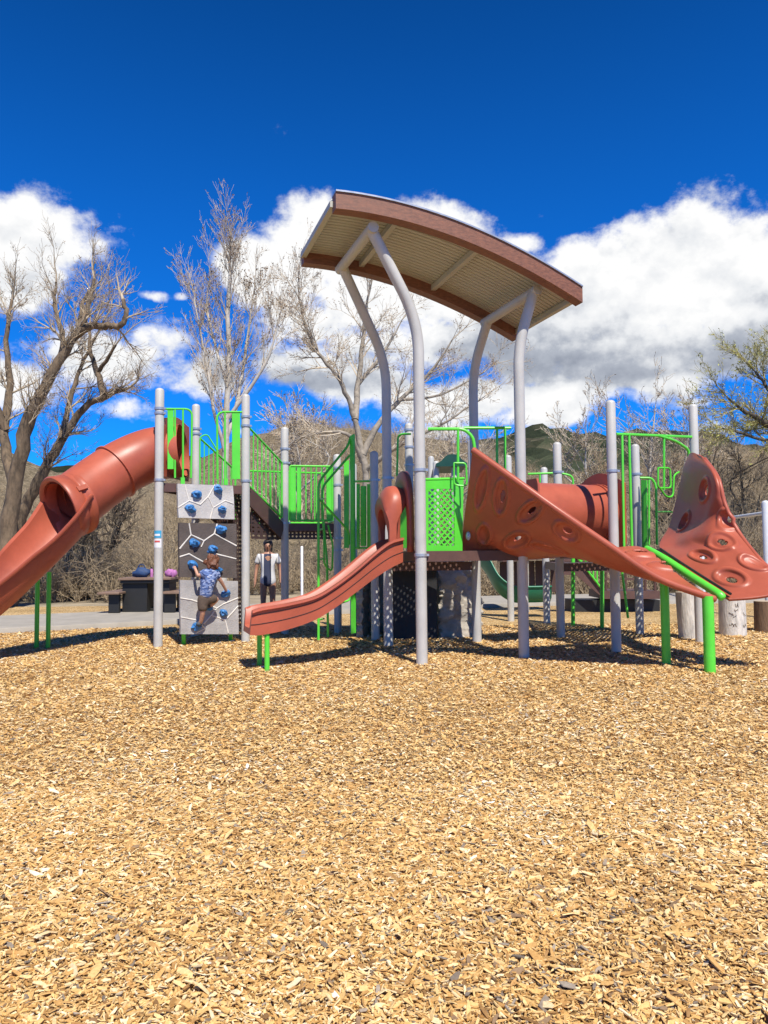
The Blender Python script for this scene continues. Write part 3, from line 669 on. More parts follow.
# slide hood: arched upright plate with a bulging ear on each side
ea, ec = posts['A'], posts['C']; ed = (ec - ea).normalized(); en = ed.cross(V(0, 0, 1)); en = en if en.x < 0 else -en
hc = ea + (ec - ea) * .42; mb = MB(); hrow = []
outl = [(-.46, 0), (-.47, .5), (-.40, .85), (-.22, 1.03), (0, 1.08), (.22, 1.03), (.40, .85), (.47, .5), (.46, 0)]; inl = [(-.27, 0), (-.28, .3), (-.26, .52), (-.16, .66), (0, .70), (.16, .66), (.26, .52), (.28, .3), (.27, 0)]
oc = cr([V(a, b, 0) for a, b in outl], 5); ic = cr([V(a, b, 0) for a, b in inl], 5)
lift = lambda p, o: hc + ed * p.x + V(0, 0, ZC + p.y) + en * o
mb.grid([[lift(p, .0) for p in oc], [lift(p, .05) for p in oc], [lift(p * .97 + q * .03, .06) for p, q in zip(oc, ic)], [lift(p * .6 + q * .4, .07) for p, q in zip(oc, ic)], [lift(q, .05) for q in ic], [lift(q, 0) for q in ic]])
hood = part(mb, 'slide_hood', 'red', smooth=50); sm = hood.modifiers.new('solid', 'SOLIDIFY'); sm.thickness = .015
mb = MB(); rows = []                              # arched awning that bulges forward over the slide mouth and narrows to two stems
for p, q in zip(oc, ic):
    h = max(0, min(1, (q.y - .26) / .36)); h = h * h * (3 - 2 * h); e_ = .085 + .23 * h; o_s = .17 * (1 - h) + .03; m_ = p * .30 + q * .70; row = []
    for k in range(11):
        t = k / 10; bul = math.sin(math.pi * min(1, t * 1.05)) * .06 * h; c_ = V(m_.x * (1 + bul * 1.2), m_.y + bul * .9 - .10 * h * max(0, t - .75) / .25, 0); row.append(lift(c_, o_s + e_ * t))
    row.append(lift(q * .86 - V(0, .02, 0), o_s + e_ * .93)); row.append(lift(q * .84 - V(0, .02, 0), o_s + e_ * .6)); rows.append(row)
mb.grid(rows); o = part(mb, 'awning', 'red', hood, smooth=60); sm = o.modifiers.new('solid', 'SOLIDIFY'); sm.thickness = .014

# ---- curved net climber made of two dished plastic wings and a lime entry beam
def wing(ctrl, name, holes, label, lipr, nu=380, nv=190, flip=False):
    cp = [[P(*q) for q in row] for row in ctrl]; us = np.linspace(0, 1, nu); vs = np.linspace(0, 1, nv)
    colsv = [[crs(row, v) for v in vs] for row in cp]                      # along v in each section
    grid = [[crs([colsv[k][j] for k in range(len(cp))], u) for j in range(nv)] for u in us]
    A = np.array([[tuple(p) for p in r_] for r_ in grid]); px = np.array([[PX(p) for p in r_] for r_ in grid])
    du = np.gradient(A, axis=0); dv = np.gradient(A, axis=1); nrm = np.cross(du, dv); nrm /= np.linalg.norm(nrm, axis=2, keepdims=True)
    if flip: nrm = -nrm
    off_ = np.zeros(A.shape[:2]); shift = np.zeros(A.shape); kill = np.zeros(A.shape[:2], bool)
    for (hx, hy, ru, rv, hr, ang) in holes:                                # rim radius along u / v in metres, hole radius share
        dd = (px[..., 0] - hx) ** 2 + (px[..., 1] - hy) ** 2; i, j = np.unravel_index(np.argmin(dd), dd.shape); c = A[i, j]
        tu = du[i, j] / np.linalg.norm(du[i, j]); tv = np.cross(nrm[i, j], tu)
        ru, rv = ru * 1.12, rv * 1.12; hr = hr + .07 if hr else 0; q = A - c; a = q @ tu; b = q @ tv; ca, sa = math.cos(ang), math.sin(ang)
        rr = np.sqrt(((a * ca + b * sa) / ru) ** 2 + ((-a * sa + b * ca) / rv) ** 2); near_ = np.abs(q @ nrm[i, j]) < .15
        new_ = np.where(near_, .022 * np.exp(-((rr - 1) / .15) ** 2) - .045 * np.clip(1 - rr / .92, 0, 1) ** .7, 0); off_ = np.where(np.abs(new_) > np.abs(off_), new_, off_)
        if hr:
            ins = near_ & (rr < hr); kill |= ins
            f_ = np.where(ins, hr / np.maximum(rr, .02), 1.0)          # pull the hole's edge ring onto a clean ellipse
            aa, bb = a * f_ - a, b * f_ - b
            edge_ = ins & (np.roll(~ins, 1, 0) | np.roll(~ins, -1, 0) | np.roll(~ins, 1, 1) | np.roll(~ins, -1, 1) | np.roll(np.roll(~ins, 1, 0), 1, 1) | np.roll(np.roll(~ins, -1, 0), 1, 1) | np.roll(np.roll(~ins, 1, 0), -1, 1) | np.roll(np.roll(~ins, -1, 0), -1, 1))
            shift = np.where(edge_[..., None], aa[..., None] * tu + bb[..., None] * tv, shift)
    off_ *= np.clip((1 - vs) / .10, 0, 1)[None, :] ** .8
    A2 = A + nrm * off_[..., None] + shift
    idx = np.arange(nu * nv).reshape(nu, nv); fs = []
    for i in range(nu - 1):
        for j in range(nv - 1):
            if kill[i, j] and kill[i + 1, j] and kill[i, j + 1] and kill[i + 1, j + 1]: continue
            fs.append((idx[i, j], idx[i + 1, j], idx[i + 1, j + 1], idx[i, j + 1]))
    used = sorted({i for f in fs for i in f}); re_ = {v: k for k, v in enumerate(used)}; flat_ = A2.reshape(-1, 3)
    mb = MB(); mb.add([flat_[i] for i in used], [tuple(re_[i] for i in f) for f in fs]); o = part(mb, name, 'red', smooth=80, label=label)
    print(name, 'mean n.s', float(np.mean(np.abs(nrm @ np.array(S)))), float(np.mean(nrm @ np.array(S))))
    s = o.modifiers.new('solid', 'SOLIDIFY'); s.thickness = .03; s.offset = 0
    mb = MB(); e_ = [Vector(A2[i, nv - 1]) for i in range(0, nu, 6)] + [Vector(A2[nu - 1, nv - 1])]
    mb.tube(e_, lipr, 12, dome=True); part(mb, 'rolled_lip', 'red', o, smooth=60)
    return o, grid
LW = [[(462, 551, 10.15), (464, 524, 9.9), (469, 485, 9.6), (473, 450, 9.42)],
      [(512, 558, 10.1), (513, 542, 9.7), (514, 512, 9.35), (515, 480, 9.12)],
      [(562, 556, 10.2), (561, 554, 9.68), (560, 538, 9.18), (560, 512, 8.9)],
      [(604, 550, 10.35), (606, 563, 9.68), (608, 565, 9.15), (608, 545, 8.8)],
      [(632, 547, 10.35), (638, 562, 9.68), (648, 578, 9.08), (658, 578, 8.72)],
      [(645, 549, 10.3), (662, 562, 9.7), (686, 582, 9.15), (714, 599, 8.68)]]
lh = [(482, 489, .07, .26, 0, .12), (502, 497, .09, .22, .33, .2), (531, 511, .09, .22, .3, -.35), (484, 534, .08, .15, 0, 0), (517, 540, .10, .2, .28, -.45), (549, 547, .2, .1, .3, .1), (567, 531, .14, .13, .36, 0), (608, 556, .2, .12, .3, 0), (640, 554, .22, .14, .3, .2), (668, 566, .24, .14, .3, .2)]
lw, lgrid = wing(LW, 'climber_wing', lh, 'left wing of the curved climber, seen from its shaded outer side', .042)
RW = [[(690, 454, 11.3), (693, 453, 11.1), (697, 454, 10.9), (701, 456, 10.65), (705, 459, 10.5)],
      [(684, 470, 11.3), (694, 467, 10.8), (705, 468, 10.3), (713, 473, 9.97), (718, 478, 9.9)],
      [(677, 500, 11.3), (692, 500, 10.7), (707, 497, 10.15), (716, 496, 9.85), (725, 504, 9.75)],
      [(670, 526, 11.25), (683, 526, 10.75), (701, 521, 10.2), (714, 518, 9.88), (738, 531, 9.6)],
      [(660, 547, 10.75), (676, 545, 10.45), (691, 540, 10.1), (717, 538, 9.6), (756, 555, 9.25)],
      [(677, 562, 9.8), (696, 557, 9.65), (718, 553, 9.45), (743, 556, 9.2), (771, 570, 9.0)],
      [(703, 581, 9.25), (721, 578, 9.15), (741, 574, 9.05), (761, 573, 8.95), (786, 579, 8.8)],
      [(729, 600, 8.7), (746, 599, 8.65), (764, 597, 8.62), (782, 593, 8.6), (802, 588, 8.6)]]
rh = [(722, 541, .17, .115, .36, .2), (702, 556, .20, .085, .3, .2), (731, 579, .19, .115, .32, .3), (730, 519, .13, .12, .3, .4), (754, 563, .15, .085, 0, .3), (706, 490, .14, .17, .4, 0), (686, 522, .13, .13, .4, 0)]
rw, rgrid = wing(RW, 'climber_wing', rh, 'right wing of the curved climber, lit on top', .026, flip=False)
# lime entry beam and its legs
mb = MB(); bm_ = [P(647, 549, 10.35), P(664, 558.5, 9.85), P(692, 577, 9.25), P(717, 593, 8.72), P(722, 597, 8.66)]
mb.tube(cr(bm_, 5), .048, 14, dome=True); eb = part(mb, 'entry_beam', 'green')
mb = MB(); mb.tube([p + V(.075, 0, .0) for p in cr([P(655, 549, 10.3), P(668, 558, 9.8), P(697, 577, 9.2), P(724, 594, 8.7)], 5)], .016, 8); part(mb, 'edge_seal', 'black', eb)
for bx, by, ty, rr in ((666.5, 663, 577, .052), (710, 671, 596, .062)):
    g = G(bx, by); mb = MB(); mb.tube([V(g.x, g.y, -.05), V(g.x, g.y, P(bx - 1, ty, g.y).z)], rr, 16); part(mb, 'climber_leg', 'green', eb)
mb = MB(); c = P(468, 536, 9.92); mb.ball(c + V(0, -.035, 0), .06, .55, .25, .95, 16); part(mb, 'badge', 'badge', lw)
mb = MB(); c = P(468, 536, 9.92) + V(-.002, -.05, .012); mb.tube([c + V(.016 * math.cos(a), -.002, .02 * math.sin(a)) for a in np.linspace(0, 2 * math.pi, 13)], .004, 5); part(mb, 'badge_emblem', 'white', lw)

# ---- red tunnel between centre and right towers
ta, tb = P(520, 512, 10.95), P(599, 514, 11.55); mb = MB()
tax = [lerp(ta, tb, t) for t in np.linspace(0, 1, 9)]; mb.tube(tax, .43, 36, caps=False); mb.tube(tax[::-1], .41, 36, caps=False); tun = part(mb, 'tunnel', 'red')
d = (tb - ta).normalized()
for q in (.93, .985):
    mb = MB(); p = lerp(ta, tb, q); mb.tube([p - d * .014, p - d * .012, p + d * .012, p + d * .014], [.42, .45, .45, .42], 36, caps=False); part(mb, 'tunnel_collar', 'red', tun)
ring_plate(tb, d, .42, squ(.55, .52, .47, .14), 'red', 'tunnel_panel')
ring_plate(ta - d * .03, d, .42, squ(.47, .45, .44), 'red', 'tunnel_panel')

# ---- lime panels, lattice and rails on the centre tower
def at(px, D): return [P(x, y, D) for x, y in px]
def pxtube(mb, px, D, r=.018, fl=.09): mb.tube(fillet([P(q[0], q[1], q[2] if len(q) > 2 else D) for q in px], fl, 6), r, 9)
la, lb = 9.62, 9.95
def LP(px, py): return P(px, py, lerp(la, lb, (px - 426) / 38))
mb = MB(); fn = (LP(462, 500) - LP(427, 500)).cross(V(0, 0, 1)).normalized()
def flat(px, th=.02):
    q = [LP(*p) for p in px]; mb.prism([p - fn * th / 2 for p in q], fn * th)
flat([(425, 480), (463, 479), (463, 489), (425, 489)]); flat([(425, 545), (462, 546), (462, 554), (425, 553)]); flat([(454, 489), (463, 489), (462, 546), (454, 546)]); flat([(425, 489), (428, 489), (428, 545), (425, 545)])
for s in (1, -1):
    for k in range(-14, 20):
        seg = []
        for yy in np.linspace(489, 546, 58):
            xx = 428 + k * 6.0 + s * (yy - 489) * .92 + (0 if s > 0 else 26)
            if 428 <= xx <= 454: seg.append((xx, yy))
        if len(seg) > 2: mb.beam(LP(*seg[0]), LP(*seg[-1]), .02, .02, fn)
mb.tube([LP(425, 479.5), LP(464, 478.5)], .018, 9); mb.tube([LP(425, 554), LP(462, 555)], .018, 9)
part(mb, 'lattice_panel', 'green')
mb = MB(); pxtube(mb, [(428, 429), (464, 429), (473, 437), (475, 452)], 9.75, .022, .16); pxtube(mb, [(458, 429), (458, 482)], 9.75, .017)
part(mb, 'handrail', 'green')
mb = MB(); pxtube(mb, [(455, 463), (466, 463), (467, 486), (454, 485), (454, 463), (456, 463)], 9.72, .012, .05); part(mb, 'grab_handle', 'green')
mb = MB(); pxtube(mb, [(464, 428), (511, 428)], 10.6, .022); pxtube(mb, [(497, 428), (497, 470)], 10.6); pxtube(mb, [(505, 428), (505, 475)], 10.6); part(mb, 'handrail', 'green')
mb = MB(); pxtube(mb, [(411, 434), (398, 434), (397, 476)], 12.6, .018, .12); part(mb, 'handrail', 'green')
# flat lime barrier panels by the slide top
def plate(px, D0, D1, m='green', name='barrier_panel', th=.02):
    x0 = min(p[0] for p in px); x1 = max(p[0] for p in px); q = [P(x, y, lerp(D0, D1, (x - x0) / (x1 - x0))) for x, y in px]; n = (q[1] - q[0]).cross(q[2] - q[0]).normalized() * th
    mb = MB(); mb.prism(q, n); return part(mb, name, m)
plate([(356.5, 484), (359, 484), (359, 548), (356.5, 548)], 12.7, 12.65)
plate([(360.5, 486), (365.5, 486), (365.5, 546), (360.5, 546)], 12.6, 12.5)
plate([(367, 484), (370.5, 484), (370.5, 547), (367, 547)], 12.5, 12.3)
mb = MB(); pxtube(mb, [(354, 481.5, 13), (372, 481, 12.3)], 12.6, .02); part(mb, 'barrier_rail', 'green')
mb = MB(); pxtube(mb, [(354, 548, 13), (372, 548, 12.3)], 12.6, .02); part(mb, 'barrier_rail', 'green')
plate([(397, 496), (410, 496), (410, 548), (397, 548)], 11.6, 11.4)
plate([(344, 462), (349, 460), (349, 548), (344, 548)], 12.9, 12.9)
plate([(350, 436), (353.5, 434), (354.5, 633), (351, 634)], 12.25, 12.2, name='climber_post', th=.04)
# arch ladder climber up to the middle deck
mb = MB(); D = 12.0
pxtube(mb, [(318.5, 640, 11.9), (318.5, 482, 11.9), (348, 446, 12.2), (351, 435, 12.3), (351, 470, 12.3)], D, .020, .12)
part(mb, 'arch_ladder', 'green')
mb = MB(); pxtube(mb, [(328, 637, 12.5), (327, 560, 12.5), (322, 512, 12.5), (322, 487, 12.5), (350, 455, 12.6)], D, .020, .12)
pxtube(mb, [(320, 500, 12.0), (349, 531, 12.3), (349, 545, 12.3)], D, .018); pxtube(mb, [(324, 520, 12.1), (324, 565, 12.1), (332, 572, 12.2), (333, 545, 12.2), (328, 525, 12.2)], D, .015)
pxtube(mb, [(335, 605, 12.0), (350, 600, 12.2), (351, 575, 12.2)], D, .015, .05)
for y in (500, 530, 560, 590, 620): pxtube(mb, [(318.5, y, 11.9), (324, y - 1.5, 12.5)], D, .014)
part(mb, 'arch_ladder', 'green')

# ---- right tower rails
hj = lambda px, py: ontop(px, py, 'H', 'J')
mb = MB(); mb.tube(fillet([hj(616, 434), hj(695, 437)], .1), .02, 9); mb.tube(fillet([hj(659, 436), hj(676, 441), hj(689, 450), hj(689, 463), hj(680, 500), hj(672, 545)], .18, 8), .022, 10)
mb.tube([hj(622, 435), hj(624, 549)], .019, 9); mb.tube([hj(629, 435), hj(632, 549)], .019, 9); mb.tube([hj(664, 438), hj(664, 490)], .017, 9); part(mb, 'handrail', 'green')
mb = MB(); mb.tube(fillet([hj(658, 468), hj(670, 468), hj(671, 488), hj(658, 488), hj(658, 468)], .06), .014, 8); mb.tube(fillet([hj(660, 488), hj(666, 497), hj(673, 497), hj(674, 475), hj(679, 472)], .08), .014, 8); part(mb, 'grab_handle', 'green')
D = 12.4; mb = MB(); pxtube(mb, [(640, 478), (652, 478), (656, 486), (657, 545)], D, .02, .1); pxtube(mb, [(649, 480), (649, 545)], D, .016); pxtube(mb, [(658, 512, 12.2), (672, 512, 11.6)], D, .015); part(mb, 'handrail', 'green')
plate([(641, 480), (646.5, 480), (647, 548), (642, 548)], 12.6, 12.5)
mb = MB(); pxtube(mb, [(618, 540, 12.3), (628, 618, 12.3)], D, .02); part(mb, 'pole', 'green')
mb = MB(); pxtube(mb, [(528, 474), (560, 473), (573, 476), (573, 500)], 12.7, .018); pxtube(mb, [(540, 474), (540, 500)], 12.7, .014); part(mb, 'handrail', 'green')
# sculpted boulder climber below the centre deck
mb = MB(); rows = []; nb_ = 44
cx, cy = .55, 12.95; nb_ = 110
for i in range(51):
    z = -.05 + 1.30 * i / 50; row = []
    for j in range(nb_):
        a = 2 * math.pi * j / nb_; ca, sa = math.cos(a), math.sin(a)
        ex = 2.6; rr = (1 - .22 * (max(0, z) / 1.3) ** 3) * (abs(ca / .98) ** ex + abs(sa / .62) ** ex) ** (-1 / ex)
        p = V(cx + ca * rr, cy + sa * rr, z); q = p * 2.2; k = .12 * noise.noise(q) + .12 * abs(noise.noise(q * 2.0)) + .07 * noise.noise(q * 4.5) + .035 * noise.noise(q * 11) - .05 * (z - .6)
        p = p + V(ca, sa, 0) * k
        if sa < 0:
            g_ = max(0, min(1, (.60 - abs(p.x - .26 - .1 * noise.noise(V(z * 2, 1, 1)))) / .07)) * max(0, min(1, (1.24 - z) / .08)); p.y += g_ * .85
        row.append(p)
    rows.append(row)
mb.grid(rows, closed=True); mb.add(rows[-1], [tuple(range(nb_))]); part(mb, 'boulder_climber', 'boulder', smooth=25, label='tan sculpted boulder climber under the middle deck')
a_, b_ = P(389, 600, 12.2), P(437, 600, 12.2)                   # added black sheet standing in for shade at the left below the deck
mb = MB(); mb.box(V((a_.x + b_.x) / 2, 12.2, .58), V((b_.x - a_.x) / 2, 0, 0), V(0, .02, 0), V(0, 0, .60)); part(mb, 'shade_panel', 'black', bevel=.01)
a, b = P(573, 552, 16.0), P(602, 590, 15.6)

#%%SECOND
# ------------------------------------------------------------------ smaller play structure behind
B2 = empty('small_play_structure', (3.3, 18.2, 0), 'smaller play structure behind with dark green slide, green roof and brown ramp', 'playground')
def bpart(mb, name, m, label=None, **k):
    o = mb.build(name, m, None, **k); o.parent = B2; o.matrix_parent_inverse = Matrix.Translation(-B2.location); return o
for (px, ty, Y) in ((436, 463, 18.2), (454, 461, 18.2), (471, 442, 18.0), (431, 458, 19.4), (525, 560, 17.6)):
    t = P(px, ty, Y); mb = MB(); mb.tube([V(t.x, t.y, -.1), V(t.x, t.y, t.z * .5), V(t.x, t.y, t.z)], .075, 14, dome=True); bpart(mb, 'post', 'grey')
mb = MB(); rows = []
poly = [P(x, y, 18.0) for x, y in cr2d([(436, 463.5), (441, 461), (446, 456), (452, 454), (458, 455.5), (463, 460), (467.5, 463)])] + [P(467, 466, 18.0), P(436, 466.5, 18.0)]
mb.prism(poly, V(0, 1.6, 0)); bpart(mb, 'roof', 'roofgreen', smooth=30)
mb = MB(); rows = []
for i, p in enumerate(cr([P(476, 556, 16.9), P(487, 570, 16.6), P(497, 587, 16.4), P(512, 597, 16.3), P(530, 597.5, 16.3), P(549, 597, 16.3)], 7)):
    rows.append([p + V(0, -.30, .21), p + V(0, -.28, .22), p + V(0, -.25, .0), p + V(0, -.1, -.1), p + V(0, .1, -.1), p + V(0, .25, 0), p + V(0, .28, .22)])
mb.grid(rows); o = bpart(mb, 'slide', 'dkgreen', smooth=50); sm_ = o.modifiers.new('solid', 'SOLIDIFY'); sm_.thickness = .04
def bq(px, Y0, Y1=None, m='brown', name='deck', th=.06):
    q = [P(x, y, Y0) for x, y in px]; mb = MB(); mb.prism(q, V(0, (Y1 or Y0 + th) - Y0, 0)); return bpart(mb, name, m)
bq([(556, 556), (578, 553), (603, 590), (603, 598), (576, 575), (556, 575)], 17.2, 17.26, name='ramp_side')
bq([(603, 591), (660, 591), (660, 599), (603, 599)], 17.2, 18.4, name='deck')
bq([(572, 600), (660, 600), (660, 612), (572, 612)], 17.5, 18.2, 'tabledark', 'under_deck_block')  # dark block filling the space under the deck
mb = MB()
for k in range(8):
    x = lerp(574, 601, k / 7); y = lerp(553, 588, k / 7); mb.tube([P(x, y, 17.15), P(x, y - 22, 17.15)], .018, 6)
mb.tube([P(574, 553, 17.15), P(602, 589, 17.15)], .022, 7); mb.tube([P(574, 531, 17.15), P(602, 567, 17.15)], .022, 7); bpart(mb, 'railing', 'green')
for (x, y0, y1) in ((602, 541, 627), (573, 556, 626)):
    g = G(x, y1); mb = MB(); mb.tube([V(g.x, g.y, -.05), P(x, y0, g.y)], .036, 10); bpart(mb, 'leg', 'green')
mb = MB()
for k in range(6):
    x = lerp(606, 655, k / 5); mb.tube([P(x, 570, 17.3), P(x, 591, 17.3)], .03, 6)
mb.beam(P(603, 571, 17.3), P(658, 571, 17.3), .06, .07); mb.beam(P(603, 579, 17.3), P(658, 579, 17.3), .05, .05); bpart(mb, 'barrier', 'brown')
mb = MB(); mb.beam(P(500, 560, 17.9), P(560, 556, 17.9), .8, .08); bpart(mb, 'platform', 'brown')
bq([(500, 562), (556, 560), (556, 592), (500, 592)], 18.2, 18.26, 'perf', 'barrier_panel')

#%%PROPS
# ------------------------------------------------------------------ picnic table, bags, logs, pole frame, light poles
def picnic():
    Y = 17.6; c = G(141, 613.5); c = P(141, 613.5, Y); base = V(c.x, Y, .079)
    T = empty('picnic_table', base, 'dark picnic table with brown top standing on the concrete path at the left', 'picnic table')
    z = base.z; x0, x1 = P(124, 590, Y).x, P(176, 590, Y).x; xm = (x0 + x1) / 2; hw = (x1 - x0) / 2; obs = []
    def b(name, m, *boxes, bevel=.01):
        mb = MB()
        for (cx, cy, cz, sx, sy, sz) in boxes: mb.box((cx, cy, cz), (sx, 0, 0), (0, sy, 0), (0, 0, sz))
        obs.append(mb.build(name, m, bevel=bevel))
    b('tabletop', 'tabletop', (xm, Y, z + .74, hw, .42, .028)); b('apron', 'tabledark', (xm, Y, z + .675, hw - .04, .38, .035))
    for s in (-1, 1):
        b('bench', 'tabletop', (xm + s * (hw + .10), Y, z + .44, .24, .75, .025)); b('bench_leg', 'tabledark', (xm + s * (hw + .02), Y - .55, z + .21, .12, .05, .205)); b('bench_leg', 'tabledark', (xm + s * (hw + .02), Y + .5, z + .21, .12, .05, .205))
    b('pedestal', 'tabledark', (xm - .25, Y, z + .32, .28, .3, .32)); b('pedestal', 'tabledark', (xm + .4, Y, z + .32, .12, .3, .32)); b('base_rail', 'tabledark', (xm, Y, z + .03, hw + .1, .06, .03))
    under(T, obs); zt = z + .77
    # things on the table
    mb = MB(); p = P(141.5, 583, Y - .1); mb.ball(V(p.x, Y - .1, zt + .10), .16, 1.15, .7, .72, 18, .35, 3); mb.ball(V(p.x - .14, Y - .05, zt + .07), .09, 1, .8, .8, 14, .4, 5)
    bag = mb.build('bag', 'bagblue', smooth=60); tag(bag, 'slumped blue cloth bag on the picnic table', 'bag')
    mb = MB(); mb.tube(cr([V(p.x - .1, Y - .1, zt + .18), V(p.x - .04, Y - .12, zt + .28), V(p.x + .04, Y - .12, zt + .28), V(p.x + .1, Y - .1, zt + .18)], 5), .012, 6); mb.build('strap', 'bagblue', bag)
    p = P(151.5, 585, Y); mb = MB(); mb.tube([V(p.x, Y, zt), V(p.x, Y, zt + .16), V(p.x, Y, zt + .19)], [.037, .037, .018], 14); bo = mb.build('bottle', 'pink'); tag(bo, 'slim pale pink drink bottle beside the blue bag', 'bottle')
    mb = MB(); mb.tube([V(p.x, Y, zt + .188), V(p.x, Y, zt + .23)], .019, 12); mb.build('cap', 'black', bo)
    p = P(170, 583, Y); mb = MB(); mb.ball(V(p.x, Y, zt + .085), .11, 1.1, .8, .85, 16, .4, 11); mb.ball(V(p.x + .1, Y - .04, zt + .08), .08, 1, 1, 1, 12, .4, 14); k = mb.build('bag', 'pink', smooth=60); tag(k, 'pink and lilac bag at the right end of the picnic table', 'bag')
picnic()
def log(bx, by, ty, rpx, m, label, tilt=0, seed=0, name='log_seat'):
    g = G(bx, by); h = P(bx, ty, g.y).z; r_ = rpx * g.y / F; mb = MB(); rows = []
    for i in range(9):
        z = -.04 + (h + .04) * i / 8; row = []
        for j in range(24):
            a = 2 * math.pi * j / 24; rr = r_ * (1 + .05 * noise.noise(V(math.cos(a) * 2, math.sin(a) * 2, z * .8 + seed))) * (1.04 - .05 * i / 8); row.append(V(g.x + rr * math.cos(a) + tilt * z, g.y + rr * math.sin(a), z))
        rows.append(row)
    mb.grid(rows, closed=True); o = mb.build(name, m, smooth=50); tag(o, label, 'log seat', 'upright logs at the edge of the chips')
    mb = MB(); mb.add([p + V(0, 0, .0) for p in rows[-1]], [tuple(range(24))]); t = mb.build('log_end', 'logtop', o)
log(690.5, 637, 592, 10.5, 'log', 'pale upright log leaning a little, behind the lime beam leg', -.06, 1)
log(733, 634, 590, 12.5, 'log', 'stout whitish upright log with carved scribbles, right of the lime leg', 0, 5)
log(765, 630, 601, 9.5, 'stump', 'short brown upright stump at the right edge', 0, 9)
log(708, 622, 598, 5, 'log', 'thin pale log standing between the two stouter whitish logs', 0, 12)
# carved scribbles on the stout log
g = G(733, 634); lo = [o for o in bpy.data.objects if o.get('label', '').startswith('stout')][0]
mb = MB(); rl = 12.5 * g.y / F * 1.045
def onlog(a, z): return V(g.x + rl * math.cos(a), g.y + rl * math.sin(a), z)
r2 = random.Random(4)
for k in range(9):
    a0, z0 = R(-130 + r2.uniform(0, 70)), r2.uniform(.12, .5); mb.tube([onlog(a0 + .09 * q * r2.uniform(.4, 1), z0 + r2.uniform(-.035, .035)) for q in range(5)], .0035, 5)
mb.build('carving', 'bark', lo)
# steel pipe frame at the right edge
g = G(769, 617); T = empty('pipe_frame', V(g.x, g.y, 0), 'white steel pipe frame with a level bar at the right edge', 'pipe frame')
mb = MB(); t = P(765.5, 503, g.y); mb.tube([V(t.x, g.y, -.1), V(t.x, g.y, t.z)], .075, 14, dome=True); a = mb.build('upright', 'chain')
zt = P(765, 513, g.y).z; e2 = P(700, 505, g.y + 6); mb = MB(); mb.tube([V(t.x, g.y, zt), V(e2.x, e2.y, zt + .05)], .04, 10); b = mb.build('bar', 'chain')
mb = MB(); mb.tube([V(e2.x, e2.y, -.1), V(e2.x, e2.y, zt + .12)], .075, 12, dome=True); c = mb.build('upright', 'chain'); under(T, [a, b, c])
# thin white post beyond the path
g = P(302, 600, 20.5); mb = MB(); mb.tube([V(g.x, g.y, -.05), V(g.x, g.y, P(302, 547, 20.5).z)], .035, 10, dome=True); tag(mb.build('marker_post', 'white'), 'thin white post beyond the path near the standing woman', 'post')

#%%PEOPLE
# ------------------------------------------------------------------ people
def skinmesh(name, verts, edges, m, parent=None, sub=2, root=0):
    me = bpy.data.meshes.new(name); me.from_pydata([tuple(v[0]) for v in verts], edges, []); ob = bpy.data.objects.new(name, me); COL.objects.link(ob)
    sk = ob.modifiers.new('skin', 'SKIN'); sk.use_smooth_shade = True
    for i, v in enumerate(verts):
        r_ = v[1]; me.skin_vertices[0].data[i].radius = (r_, r_) if not isinstance(r_, tuple) else r_
        me.skin_vertices[0].data[i].use_root = (i == root)
    ss = ob.modifiers.new('sub', 'SUBSURF'); ss.levels = sub; ss.render_levels = sub
    dg = bpy.context.evaluated_depsgraph_get(); nm = bpy.data.meshes.new_from_object(ob.evaluated_get(dg)); bpy.data.objects.remove(ob)
    nm.materials.clear(); nm.materials.append(M[m] if isinstance(m, str) else m); nm.name = name
    o = bpy.data.objects.new(name, nm); COL.objects.link(o); nm.polygons.foreach_set('use_smooth', [True] * len(nm.polygons))
    if parent: o.parent = parent
    return o
def chainbuild(chains):
    verts, edges, names = [], [], {}
    for ch in chains:
        prev = None
        for nm, p, r_ in ch:
            if nm in names: i = names[nm]
            else: i = len(verts); verts.append((p, r_)); names[nm] = i
            if prev is not None and prev != i: edges.append((prev, i))
            prev = i
    return verts, edges
def hand(key, wrist, dirv, side, s=1.0):
    dv = dirv.normalized(); sd = (side - dv * side.dot(dv)).normalized(); pm = wrist + dv * .05 * s; ch = [[(key + 'w', wrist, .024 * s), (key + 'p', pm, .030 * s)]]
    for k, (o, l) in enumerate(((-.026, .062), (-.009, .075), (.009, .07), (.025, .055))):
        b = pm + dv * .035 * s + sd * o * s; n = dv.cross(sd); ch.append([(key + 'p', pm, .03 * s), (f'{key}f{k}a', b, .0085 * s), (f'{key}f{k}b', b + dv * l * .5 * s + n * .006 * s, .008 * s), (f'{key}f{k}c', b + dv * l * .9 * s + n * .02 * s, .007 * s)])
    ch.append([(key + 'w', wrist, .024 * s), (key + 't1', wrist + dv * .035 * s - sd * .035 * s, .010 * s), (key + 't2', wrist + dv * .07 * s - sd * .052 * s, .009 * s)])
    return ch
